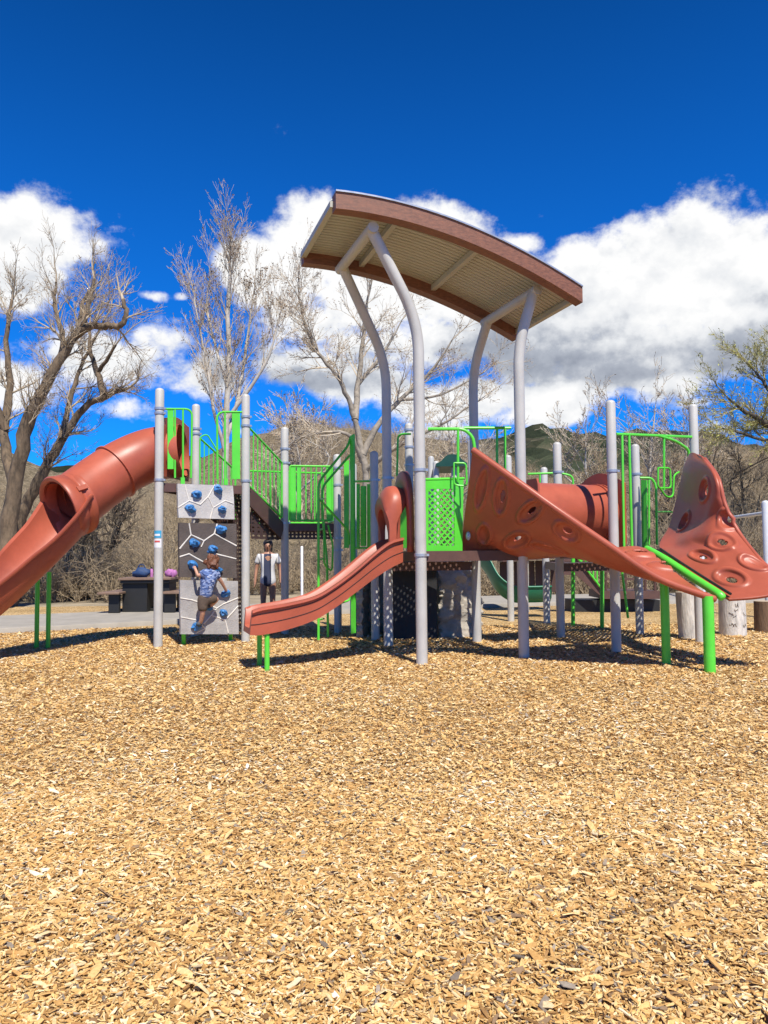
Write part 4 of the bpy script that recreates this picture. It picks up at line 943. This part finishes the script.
def stripes_mat():
    m = bpy.data.materials.new('blue white checked cloth'); t, N, L = nt(m); o = N.new('ShaderNodeOutputMaterial'); b = N.new('ShaderNodeBsdfPrincipled'); L.new(b.outputs[0], o.inputs[0]); b.inputs['Roughness'].default_value = .85
    g = N.new('ShaderNodeNewGeometry'); v = N.new('ShaderNodeTexVoronoi'); v.inputs['Scale'].default_value = 26; mp = N.new('ShaderNodeMapping'); mp.inputs['Scale'].default_value = (1, 1, 2.2); L.new(g.outputs['Position'], mp.inputs[0]); L.new(mp.outputs[0], v.inputs['Vector'])
    s = N.new('ShaderNodeSeparateColor'); L.new(v.outputs['Color'], s.inputs[0]); r = ramp(N, [(.15, (.035, .06, .17)), (.5, (.09, .15, .34)), (.8, (.24, .30, .48)), (1, (.5, .52, .6))]); L.new(s.outputs[0], r.inputs[0]); L.new(r.outputs[0], b.inputs['Base Color']); return m
M['check'] = stripes_mat()

def child():
    q = lambda x, y, o: W(x, y, .05 + o)
    root = empty('person', q(197.5, 628, .1), 'small child in blue checked shirt and brown shorts climbing the grey wall', 'person')
    pel = q(200, 597, .20); ch1 = q(201, 584, .22); ch2 = q(203, 573, .22); nk = q(204.5, 569, .2)
    hd = q(205.5, 563.5, .2); top = q(206, 558.5, .2)
    sL, sR = q(197, 574, .2), q(210.5, 574, .2); eL, eR = q(192.5, 576, .19), q(215.5, 581, .18); wL, wR = q(191.8, 569, .12), q(222, 589.5, .11)
    hL, hR = q(196.8, 600, .19), q(204.5, 600, .19); kL, kR = q(197.3, 611, .2), q(212.5, 598.5, .17); aL, aR = q(197, 621, .13), q(208, 605, .10)
    fL, fR = q(196, 624.5, .06), q(206.5, 606, .03)
    ch = [[('pel', pel, .075), ('c1', ch1, .085), ('c2', ch2, .08), ('nk', nk, .038), ('hd0', lerp(nk, hd, .6), .055), ('hd', hd, .075), ('top', top, .045)],
          [('c2', ch2, .08), ('sL', sL, .042), ('eL', eL, .030), ('LHw', wL, .020)], [('c2', ch2, .08), ('sR', sR, .042), ('eR', eR, .030), ('RHw', wR, .020)],
          [('pel', pel, .075), ('hL', hL, .065), ('kL', kL, .045), ('aL', aL, .03), ('fL', fL, .032)], [('pel', pel, .075), ('hR', hR, .065), ('kR', kR, .045), ('aR', aR, .03), ('fR', fR, .032)]]
    ch += [c for c in hand('LH', wL, (q(191.4, 565, .06) - wL), wx, .62)] + [c for c in hand('RH', wR, (q(224.5, 592, .06) - wR), wx, .62)]
    v, e = chainbuild(ch); obs = [skinmesh('body', v, e, 'skin')]
    v, e = chainbuild([[('hem', q(200.2, 598.5, .2), .098), ('pel', q(200.3, 594.5, .2), .104), ('c1', ch1, .112), ('c2', ch2, .114), ('n', lerp(ch2, nk, .7), .055)], [('c2', ch2, .114), ('sL', sL, .064), ('eL', lerp(sL, eL, .65), .05)], [('c2', ch2, .114), ('sR', sR, .064), ('eR', lerp(sR, eR, .7), .05)]]); obs.append(skinmesh('shirt', v, e, 'check'))
    v, e = chainbuild([[('w', q(200.3, 592.5, .2), .094), ('pel', pel, .100)], [('pel', pel, .100), ('hL', hL, .09), ('kL', lerp(hL, kL, 1.05), .072)], [('pel', pel, .100), ('hR', hR, .09), ('kR', lerp(hR, kR, 1.0), .07)]]); obs.append(skinmesh('shorts', v, e, 'shorts'))
    mb = MB(); mb.ball(hd + wn * .012 + V(0, 0, .018), .096, 1, 1, 1.05, 26, .55, 3); [mb.ball(hd + wn * (.02 + .05 * r2.random()) + wx * r2.uniform(-.075, .075) + V(0, 0, r2.uniform(-.06, .10)), .028, 1, 1, 1.5, 8, .6, k_) for k_ in range(26)]; obs.append(mb.build('hair', 'hair_r', smooth=60))
    for f, a in ((fL, aL), (fR, aR)):
        mb = MB(); mb.ball(lerp(f, a, .25), .058, .75, 1.35, .7, 14, .15, 2); obs.append(mb.build('shoe', 'shoe', smooth=60))
    under(root, obs)
child()

def band_mat(x0):                        # white cloth with one woven navy panel down the middle
    m = bpy.data.materials.new('white cloth with navy panel'); t, N, L = nt(m); o = N.new('ShaderNodeOutputMaterial'); b = N.new('ShaderNodeBsdfPrincipled'); L.new(b.outputs[0], o.inputs[0]); b.inputs['Roughness'].default_value = .85
    g = N.new('ShaderNodeTexCoord'); sx = N.new('ShaderNodeSeparateXYZ'); L.new(g.outputs['Object'], sx.inputs[0])
    c = N.new('ShaderNodeMath'); c.operation = 'COMPARE'; c.inputs[1].default_value = x0; c.inputs[2].default_value = .068; L.new(sx.outputs[0], c.inputs[0])
    mx = N.new('ShaderNodeMix'); mx.data_type = 'RGBA'; L.new(c.outputs[0], mx.inputs[0]); mx.inputs[6].default_value = (.58, .57, .57, 1); mx.inputs[7].default_value = (.035, .042, .085, 1); L.new(mx.outputs[2], b.inputs['Base Color']); return m
def woman(x, y, face, label, cloth, legs, skin, sc=1.0, dress=True, z=0):
    root = empty('person', V(x, y, z), label, 'person'); Rz = Matrix.Rotation(face, 3, 'Z')
    L_ = lambda a, b, c: V(x, y, z) + Rz @ V(a * sc, b * sc, c * sc)                # faces -Y when face == 0
    ch = [[('pel', L_(0, 0, .90), (.125, .095)), ('w', L_(0, .0, 1.04), (.105, .08)), ('c', L_(0, .0, 1.20), (.13, .095)), ('sh', L_(0, .01, 1.32), (.10, .07)), ('nk', L_(0, .01, 1.39), .042), ('j', L_(0, -.01, 1.45), .055), ('hd', L_(0, -.005, 1.51), .082), ('top', L_(0, .005, 1.58), .055)]]
    for s, k in ((-1, 'L'), (1, 'R')):
        ch.append([('sh', L_(0, .01, 1.32), (.10, .07)), (k + 's', L_(s * .17, .01, 1.31), .05), (k + 'e', L_(s * .225, .02, 1.06), .037), (k + 'Hw', L_(s * .245, -.03, .84), .026)])
        ch += hand(k + 'H', L_(s * .245, -.03, .84), Rz @ V(s * .02, -.03, -1), Rz @ V(0, -1 , 0))
        ch.append([('pel', L_(0, 0, .90), (.125, .095)), (k + 'h', L_(s * .085, 0, .80), .088), (k + 'k', L_(s * .09, -.012, .46), .058), (k + 'a', L_(s * .095, .01, .09), .036), (k + 'f', L_(s * .10, -.10, .035), .034)])
    v, e = chainbuild(ch); obs = [skinmesh('body', v, e, skin)]
    body = obs[0]
    if dress:
        v, e = chainbuild([[('hem', L_(0, 0, .70), (.185, .14)), ('pel', L_(0, 0, .90), (.165, .125)), ('w', L_(0, 0, 1.05), (.125, .10)), ('c', L_(0, 0, 1.21), (.15, .112)), ('sh', L_(0, .01, 1.34), (.11, .075))], [('c', L_(0, 0, 1.21), (.15, .112)), ('ls', L_(-.17, .01, 1.30), .072), ('le', L_(-.215, .015, 1.15), .062)], [('c', L_(0, 0, 1.21), (.15, .112)), ('rs', L_(.17, .01, 1.30), .072), ('re', L_(.215, .015, 1.15), .062)]])
        d_ = skinmesh('dress', v, e, band_mat(x))
        obs.append(d_)
    else:
        v, e = chainbuild([[('pel', L_(0, 0, .88), (.15, .12)), ('w', L_(0, 0, 1.05), (.14, .11)), ('c', L_(0, 0, 1.21), (.16, .12)), ('sh', L_(0, .01, 1.34), (.11, .075))], [('c', L_(0, 0, 1.21), (.16, .12)), ('ls', L_(-.17, .01, 1.30), .075), ('le', L_(-.225, .02, 1.06), .06), ('lw', L_(-.24, -.02, .88), .045)], [('c', L_(0, 0, 1.21), (.16, .12)), ('rs', L_(.17, .01, 1.30), .075), ('re', L_(.225, .02, 1.06), .06), ('rw', L_(.24, -.02, .88), .045)]])
        obs.append(skinmesh('jacket', v, e, cloth))
        v, e = chainbuild([[('pel', L_(0, 0, .92), (.14, .11)), ('p', L_(0, 0, .86), (.14, .11))]] + [[('p', L_(0, 0, .86), (.14, .11)), (k + 'h', L_(s * .085, 0, .78), .1), (k + 'k', L_(s * .09, -.012, .46), .075), (k + 'a', L_(s * .095, .01, .08), .06)] for s, k in ((-1, 'L'), (1, 'R'))])
        obs.append(skinmesh('trousers', v, e, legs))
    mb = MB(); mb.ball(L_(0, .045, 1.545), .105 * sc, .95, 1, 1.0, 18, .15, 2); mb.ball(L_(0, .07, 1.45), .085 * sc, 1, .7, 1.4, 14, .2, 4)
    if dress: mb.ball(L_(0, .0, 1.655), .045 * sc, 1, 1, .9, 12, .2, 4)
    obs.append(mb.build('hair', 'hair_d', smooth=60))
    mb = MB(); mb.ball(L_(0, -.092, 1.50), .014 * sc, .9, 1, 1.5, 8); nose = mb.build('nose', skin, smooth=60); obs.append(nose)
    for s in (-1, 1):
        mb = MB(); mb.ball(L_(s * .031, -.079, 1.522), .011 * sc, 1.2, .7, .7, 8); obs.append(mb.build('eye', 'black'))
        mb = MB(); mb.ball(L_(s * .10, -.10, .03), .06 * sc, .75, 1.9, .6, 12); mb.ball(L_(s * .097, .0, .05), .052 * sc, .8, 1, 1, 12); obs.append(mb.build('shoe', 'shoe', smooth=60))
    mb = MB(); mb.ball(L_(0, -.08, 1.467), .018 * sc, 1.3, .6, .4, 8); obs.append(mb.build('mouth', 'maroon'))
    under(root, obs)
g = P(268, 600, 15.0); woman(g.x, 15.0, R(4), 'woman in white dress with navy centre panel standing behind the wave slide', None, None, 'skin2')
g = P(747, 590, 24.5); woman(g.x, 24.5, R(30), 'person in dark maroon jacket standing far behind the climber', 'maroon', 'denim', 'skin', 1.05, False)

#%%HILLS
# ------------------------------------------------------------------ hills
def skyl(tab, x):
    xs, ys = zip(*tab); return float(np.interp(x, xs, ys))
def hill(name, tab, Yn, Yf, m, ampl, fs, n=170, k=26, base=-.5):
    mb = MB(); rows = []
    for i in range(k):
        t = i / (k - 1); row = []
        for j in range(n):
            px = -520 + 1800 * j / (n - 1); Y = lerp(Yn, Yf, t); top = P(px, skyl(tab, px), Yf); z = base + (top.z - base) * (t ** .85 if t < 1 else 1)
            p = P(px, 553, Y); q = V(p.x, Y, z)
            q.z += ampl * t * (noise.fractal(V(q.x, q.y, 0) * fs, 1, 2, 5) + .0); row.append(q)
        rows.append(row)
    back = [p + V(0, (Yf - Yn) * .6, -abs(p.z) * 1.2) for p in rows[-1]]; rows.append(back)
    mb.grid(rows); return tag(mb.build(name, m, smooth=180), kind='structure')
def hillmat(name, c1, c2, c3, sc, spots=None):
    m = bpy.data.materials.new(name); t, N, L = nt(m); o = N.new('ShaderNodeOutputMaterial'); b = N.new('ShaderNodeBsdfPrincipled'); L.new(b.outputs[0], o.inputs[0]); b.inputs['Roughness'].default_value = .95; b.inputs['Specular IOR Level'].default_value = .1
    g = N.new('ShaderNodeNewGeometry'); n = N.new('ShaderNodeTexNoise'); n.inputs['Scale'].default_value = sc; n.inputs['Detail'].default_value = 8; n.inputs['Roughness'].default_value = .7; L.new(g.outputs['Position'], n.inputs['Vector'])
    r = ramp(N, [(.36, c1), (.5, c2), (.66, c3)]); L.new(n.outputs[0], r.inputs[0]); v = N.new('ShaderNodeTexVoronoi'); v.inputs['Scale'].default_value = sc * 5; L.new(g.outputs['Position'], v.inputs['Vector'])
    s = N.new('ShaderNodeSeparateColor'); L.new(v.outputs['Color'], s.inputs[0]); rr = ramp(N, [(.3, (.5, .52, .5)), (.75, (1, 1, 1))]); L.new(s.outputs[0], rr.inputs[0])
    mm = N.new('ShaderNodeMix'); mm.data_type = 'RGBA'; mm.blend_type = 'MULTIPLY'; mm.inputs[0].default_value = 1; L.new(r.outputs[0], mm.inputs[6]); L.new(rr.outputs[0], mm.inputs[7]); L.new(mm.outputs[2], b.inputs['Base Color'])
    bp = N.new('ShaderNodeBump'); bp.inputs['Strength'].default_value = .8; bp.inputs['Distance'].default_value = .3 / sc; L.new(n.outputs[0], bp.inputs['Height']); L.new(bp.outputs[0], b.inputs['Normal']); return m
hill('mountain', [(-520, 420), (0, 470), (300, 455), (440, 446), (500, 437), (548, 427), (590, 432), (625, 439), (645, 440), (665, 434), (700, 439), (740, 443), (800, 446), (1280, 430)], 350, 900, hillmat('forested mountain', (.030, .042, .022), (.055, .065, .035), (.15, .125, .08), .011), 22, .012, base=2)
HT = [(-520, 430), (-100, 440), (0, 462), (60, 478), (120, 480), (200, 470), (250, 446), (290, 428), (320, 424), (360, 428), (420, 436), (470, 442), (520, 462), (560, 478), (640, 470), (700, 452), (768, 450), (900, 440), (1280, 430)]
hill('hill', HT, 32, 95, hillmat('dry hillside', (.12, .095, .062), (.23, .18, .115), (.34, .27, .18), 1.3), 2.2, .07, base=-.3)

#%%TREES
# ------------------------------------------------------------------ bare trees and brush
class TW:
    """collects many tapered sticks quickly"""
    def __init__(s): s.v = []; s.f = []; s.n = 0
    def stick(s, pts, rs, n=3):
        k = len(pts); T = np.gradient(np.array([tuple(p) for p in pts]), axis=0); T /= np.linalg.norm(T, axis=1, keepdims=True) + 1e-9
        ref = np.array([.31, .57, .76]); X = np.cross(T, ref); X /= np.linalg.norm(X, axis=1, keepdims=True) + 1e-9; Y = np.cross(T, X); an = np.arange(n) * 2 * math.pi / n
        P_ = np.array([tuple(p) for p in pts]); r_ = np.array(rs)[:, None, None]
        ring = P_[:, None, :] + r_ * (np.cos(an)[None, :, None] * X[:, None, :] + np.sin(an)[None, :, None] * Y[:, None, :])
        s.v.append(ring.reshape(-1, 3)); i = np.arange(k - 1)[:, None] * n; j = np.arange(n)[None]; j2 = (j + 1) % n
        s.f.append((np.stack([i + j, i + j2, i + n + j2, i + n + j], -1).reshape(-1, 4) + s.n)); s.n += k * n
    def leaf(s, p, d, u, l, w):
        p = np.array(tuple(p)); d = np.array(tuple(d)); u = np.array(tuple(u)); s.v.append(np.array([p, p + d * l * .5 + u * w, p + d * l, p + d * l * .5 - u * w])); s.f.append(np.array([[0, 1, 2, 3]]) + s.n); s.n += 4
    def build(s, name, m, parent=None):
        v = np.concatenate(s.v).astype(np.float32); f = np.concatenate(s.f).astype(np.int32); me = bpy.data.meshes.new(name); me.vertices.add(len(v)); me.vertices.foreach_set('co', v.ravel()); me.loops.add(f.size); me.loops.foreach_set('vertex_index', f.ravel()); me.polygons.add(len(f)); me.polygons.foreach_set('loop_start', np.arange(0, f.size, 4, dtype=np.int32)); me.update(calc_edges=True)
        me.polygons.foreach_set('use_smooth', [True] * len(f)); me.materials.append(M[m]); o = bpy.data.objects.new(name, me); COL.objects.link(o); return o
def rv(rg, s=1): return Vector((rg.gauss(0, s), rg.gauss(0, s), rg.gauss(0, s)))
def grow(tw, rg, p, d, ln, r0, lvl, o, buds):
    """one branch with wandering growth, spawning thinner ones"""
    n = max(3, int(4 + ln * 1.2)) if lvl else 4; pts = [p.copy()]; d = d.normalized(); dirs = [d.copy()]; st = ln / n
    for i in range(n):
        d = (d + rv(rg, o['wander']) + V(0, 0, o['up'] * (.5 if lvl > 1 else 1))).normalized(); p = p + d * st; pts.append(p.copy()); dirs.append(d.copy())
    rs = [max(o['rmin'], r0 * (1 - .82 * i / n)) for i in range(n + 1)]
    tw.stick(pts, rs, 5 if r0 > .05 else 3)
    if lvl == 0:
        if buds is not None and rg.random() < o.get('bud', 0):
            for q in (1, 2, 3):
                if rg.random() < .6: buds.leaf(pts[min(q + 1, n)], rv(rg).normalized(), rv(rg).normalized(), o['budl'] * rg.uniform(.6, 1.3), o['budl'] * .28)
        return
    kids = o['kids'][lvl]; 
    for k in range(kids):
        t = rg.uniform(.22, 1) if k else 1.0; i = min(n, int(t * n)); q = pts[i]; ang = rg.uniform(*o['ang']); a = dirs[i].orthogonal().normalized(); a = Quaternion(dirs[i], rg.uniform(0, 6.283)) @ a
        nd = (dirs[i] * math.cos(ang) + a * math.sin(ang)); grow(tw, rg, q, nd, ln * rg.uniform(.42, .72) * (1.1 - .35 * t), max(o['rmin'], rs[i] * .62), lvl - 1, o, buds)
def tree(base, limbs, label, o, seed, mats, name='bare_tree', group=None, spawn=None):
    """limbs: list of (points, r0, r1) main stems; finer branches grow from them"""
    rg = random.Random(seed); T = empty(name, base, label, 'tree', group); tk = TW(); tw = TW(); bd = TW() if o.get('bud') else None
    for li, (pts, r0, r1) in enumerate(limbs):
        pp = cr(pts, 5); k = len(pp); pp = [p + rv(rg, .012 * min(1.5, r0 * 10)) if 0 < i < k - 1 else p for i, p in enumerate(pp)]
        tk.stick(pp, [lerp(r0, r1, i / (k - 1)) * (1 + .06 * rg.uniform(-1, 1)) for i in range(k)], 9)
        L_ = sum((b - a).length for a, b in zip(pp, pp[1:])); cnt = int(L_ * o['dens'])
        for c in range(cnt):
            t = rg.uniform(o['from'] if li == 0 else .2, 1); i = min(k - 2, int(t * (k - 1))); dd = (pp[i + 1] - pp[i]).normalized(); a = Quaternion(dd, rg.uniform(0, 6.283)) @ dd.orthogonal().normalized(); ang = rg.uniform(*o['ang'])
            grow(tw, rg, lerp(pp[i], pp[i + 1], rg.random()), dd * math.cos(ang) + a * math.sin(ang), o['len'] * rg.uniform(.55, 1.15) * (1.15 - .5 * t), max(o['rmin'], lerp(r0, r1, t) * .5 if lerp(r0, r1, t) * .5 < o['rb'] else o['rb']), o['lvl'], o, bd)
        dd = (pp[-1] - pp[-2]); grow(tw, rg, pp[-1], dd, o['len'] * .9, r1, o['lvl'], o, bd)
    obs = [tk.build('trunk', mats[0]), tw.build('crown', mats[1])]
    if bd and bd.n: obs.append(bd.build('buds', mats[2]))
    under(T, obs); return T
def PL(px, Y): return [P(q[0], q[1], Y + (q[2] if len(q) > 2 else 0)) for q in px]

cot = dict(wander=.14, up=.08, rmin=.0036, kids=[0, 7, 6, 4], ang=(.35, .9), dens=2.6, len=1.3, rb=.035, lvl=2, bud=.35, budl=.05)
cot['from'] = .35
Y = 20.0
tree(P(-6, 622, Y), [(PL([(-6, 625), (6, 545), (15, 488), (27, 425, -.2), (45, 386, -.3), (62, 356, -.3), (78, 332, -.3), (86, 312, -.1), (94, 279, .2)], Y), .25, .045),
     (PL([(74, 336, -.3), (90, 327, -.4), (108, 326, -.5), (122, 324, -.6), (126, 312, -.6), (123, 300, -.5)], Y), .11, .05),
     (PL([(56, 368, -.3), (63, 345, .1), (60, 325, .4), (54, 305, .5), (56, 282, .6)], Y), .10, .03),
     (PL([(80, 325, -.2), (84, 300, .6), (95, 285, 1)], Y), .07, .03),
     (PL([(15, 488), (4, 436, .4), (10, 385, .8), (6, 340, 1), (12, 300, 1.2)], Y), .15, .04), (PL([(6, 430, .4), (-14, 380, .2), (-25, 320, .1)], Y), .12, .04)],
     'big rough cottonwood with bent limbs, behind the tube slide at the left', cot, 11, ('bark', 'twigL', 'bud'), 'cottonwood_tree')
Y = 21.5
tree(P(8, 622, Y), [(PL([(8, 625), (18, 530), (38, 482), (58, 446, .1), (80, 413, .2), (104, 396, 0), (126, 389, -.4)], Y), .20, .05),
     (PL([(104, 396, 0), (98, 372, .5), (90, 350, .8), (90, 325, 1)], Y), .11, .03), (PL([(98, 372, .5), (108, 358, .2), (116, 345, 0)], Y), .07, .03), (PL([(62, 440), (70, 400, .8), (84, 360, 1.2), (104, 320, 1.4)], Y), .09, .03)],
     'leaning cottonwood with a long limb, close behind the biggest cottonwood', cot, 23, ('bark', 'twigL', 'bud'), 'cottonwood_tree')
asp = dict(wander=.09, up=.14, rmin=.0036, kids=[0, 6, 6, 4], ang=(.28, .65), dens=3.3, len=1.4, rb=.022, lvl=2, bud=.55, budl=.075)
asp['from'] = .28
Y = 23.0
tree(P(224, 610, Y), [(PL([(223, 612), (225, 480), (227, 400), (229, 300), (230, 262), (231, 236)], Y), .14, .015), (PL([(226, 440), (238, 400, .3), (246, 350, .5), (251, 310, .6), (254, 290, .7)], Y), .07, .015), (PL([(226, 455), (214, 410, -.3), (206, 360, -.4), (199, 325, -.5), (194, 295, -.5)], Y), .06, .015),
     (PL([(228, 390), (214, 340, .5), (207, 305, .8), (210, 275, .9)], Y), .05, .012), (PL([(227, 420), (262, 370, -.2), (274, 340, -.3), (280, 315, -.3)], Y), .06, .012)],
     'tall pale slender tree with ascending branches and dry buds, behind the climbing wall', asp, 5, ('barkW', 'twigW', 'bud'), 'aspen_tree')
Y = 25.0
cen = dict(cot); cen.update(bud=.7, budl=.06, len=1.6, dens=2.6, up=.06, rmin=.0040); cen['from'] = .5
tree(P(366, 610, Y), [(PL([(369, 612), (367, 520), (364, 463), (352, 412), (340, 380, -.3), (318, 352, -.5), (303, 318, -.7), (298, 285, -.8)], Y), .135, .022), (PL([(355, 420), (358, 385, .4), (362, 350, .6), (366, 310, .8), (372, 280, .9)], Y), .12, .025), (PL([(363, 455), (378, 425, .2), (400, 400, .4), (430, 372, .5), (452, 340, .5)], Y), .12, .025),
     (PL([(362, 462), (350, 436, -.5), (330, 432, -.7), (300, 438, -.8), (286, 448, -.8)], Y), .08, .02), (PL([(358, 385, .4), (385, 350, .7), (402, 320, .9)], Y), .07, .02), (PL([(366, 470), (400, 445, -.5), (440, 425, -.6), (480, 400, -.6)], Y), .09, .02), (PL([(400, 400, .4), (440, 395, .5), (484, 372, .6)], Y), .06, .02)],
     'spreading bare cottonwood seen between the roof posts', cen, 8, ('barkM', 'twigW', 'bud'), 'cottonwood_tree')
wil = dict(wander=.11, up=.05, rmin=.0055, kids=[0, 9, 7, 5], ang=(.3, .75), dens=2.4, len=1.75, rb=.04, lvl=2, bud=.5, budl=.10); wil['from'] = .3
Y = 30.0
tree(P(812, 610, Y), [(PL([(812, 612), (808, 520), (802, 470), (788, 440), (768, 424, -1), (746, 412, -1.6), (728, 398, -2)], Y), .32, .03), (PL([(797, 455), (782, 412, .5), (766, 385, .8), (752, 368, 1)], Y), .14, .03), (PL([(802, 460), (806, 400, .2), (796, 360, .4)], Y), .16, .03), (PL([(790, 440), (764, 440, -1), (738, 432, -1.5), (722, 428, -1.8)], Y), .09, .02), (PL([(802, 465), (840, 420), (860, 370)], Y), .16, .03), (PL([(782, 412, .5), (770, 370), (778, 350)], Y), .08, .02)],
     'spreading willow with yellow green spring tips at the right edge', wil, 31, ('barkD', 'twigG', 'budG'), 'willow_tree')
far = dict(wander=.12, up=.08, rmin=.013, kids=[0, 5, 5, 4], ang=(.35, .85), dens=1.5, len=3.2, rb=.06, lvl=2, bud=.6, budl=.14); far['from'] = .35
for i, (px, ty, lean, Yd, lab, mt) in enumerate([(652, 402, 4, 52, 'white barked bare tree rising above the lime rail of the right tower', ('barkW', 'twigW', 'bud')), (592, 424, -6, 48, 'pale bare tree just left of the tall right front post', ('barkW', 'twigW', 'bud')),
        (684, 420, 6, 50, 'slim bare tree right behind the rear right post', ('barkW', 'twigW', 'bud')), (712, 446, 5, 36, 'brown bare tree in the thicket above the right climber wing', ('barkD', 'brush', 'bud')), (742, 452, -4, 33, 'dark twiggy tree in the thicket below the willow', ('barkD', 'brush', 'bud')),
        (668, 470, 3, 34, 'brown bare tree seen through the right tower rails', ('barkD', 'brush', 'bud')), (600, 470, -3, 38, 'low bare tree between the tunnel panel and the right front post', ('barkD', 'brush', 'bud')), (452, 420, -5, 34, 'bare pale tree just left of the right roof posts', ('barkW', 'twigW', 'bud')),
        (112, 505, 12, 27, 'dark leaning tree behind the picnic table', ('barkD', 'brushD', 'bud')), (66, 520, -6, 25, 'small bare tree between the slide legs and the picnic table', ('barkD', 'brush', 'bud')), (300, 425, -4, 40, 'pale bare tree above the sloping railing', ('barkW', 'twigW', 'bud'))]):
    b0 = P(px - lean, 600, Yd); b0.z = -.1; t = P(px + lean, ty, Yd); h = t.z
    rg = random.Random(i + 90); L3 = [([b0, lerp(b0, t, .35) + rv(rg, .1), lerp(b0, t, .7) + rv(rg, .2), t], .035 * h ** .75, .02)]
    for k in range(4):
        a = lerp(b0, t, rg.uniform(.2, .6)); L3.append(([a, a + V(rg.uniform(-1, 1) * .22 * h, rg.uniform(-.6, .6) * .2 * h, .22 * h), a + V(rg.uniform(-1, 1) * .28 * h, rg.uniform(-.6, .6) * .25 * h, .42 * h)], .014 * h ** .75, .015))
    o2 = dict(far); s = h / 9.0; o2['len'] = max(.8, 2.0 * s); o2['dens'] = 2.0 / max(.35, s); o2['dens'] *= .6 if Yd > 45 else 1; o2['rmin'] = .009 if Yd < 40 else .013; o2['budl'] = .06 if Yd < 40 else .13
    tree(V(b0.x, b0.y, 0), L3, lab, o2, 100 + i, mt)

# dry brush that reads as one mass on both sides
def brush(name, areas, m, seed, label):
    rg = random.Random(seed); tw = TW()
    for (x0, x1, Y0, Y1, n, h) in areas:
        for k in range(n):
            Y = rg.uniform(Y0, Y1); px = rg.uniform(x0, x1); b = P(px, 600, Y); b.z = -.05
            if Y > 32: tt = (Y - 32) / 63; b.z = -.3 + (P(px, skyl(HT, px), 95).z + .3) * tt ** .85 - .15
            hh = h * rg.uniform(.35, 1.1)
            for q in range(rg.randint(7, 11)):
                d = V(rg.gauss(0, .45), rg.gauss(0, .45), 1).normalized(); p = b.copy(); pts = [p.copy()]; l = hh * rg.uniform(.5, 1)
                for s in range(4): d = (d + rv(rg, .2)).normalized(); p = p + d * l / 4; pts.append(p.copy())
                tw.stick(pts, [.014, .011, .009, .007, .004], 3)
                for z in range(5):
                    i = rg.randint(1, 4); e_ = (d + rv(rg, .6)).normalized(); tw.stick([pts[i], pts[i] + e_ * l * .16, pts[i] + (e_ + rv(rg, .3)) * l * .3], [.007, .006, .004], 3)
    tag(tw.build(name, m), label, 'brush', kind='stuff')
brush('brush', [(-60, 180, 23, 31, 380, 2.2), (-60, 260, 31, 60, 700, 2.2), (230, 480, 26, 34, 220, 1.9), (230, 500, 34, 90, 900, 2.4), (480, 640, 24, 36, 240, 2.1), (640, 830, 24, 36, 290, 3.0), (480, 640, 36, 90, 420, 1.6), (640, 830, 36, 90, 480, 2.6)], 'brush', 3, 'tangled dry tan brush growing behind the path')
brush('undergrowth', [(-60, 180, 24, 33, 90, 2.6), (480, 640, 25, 36, 60, 2.2), (640, 830, 25, 36, 100, 3.4), (230, 480, 28, 36, 50, 2.0)], 'brushD', 9, 'darker bare undergrowth mixed into the dry brush')
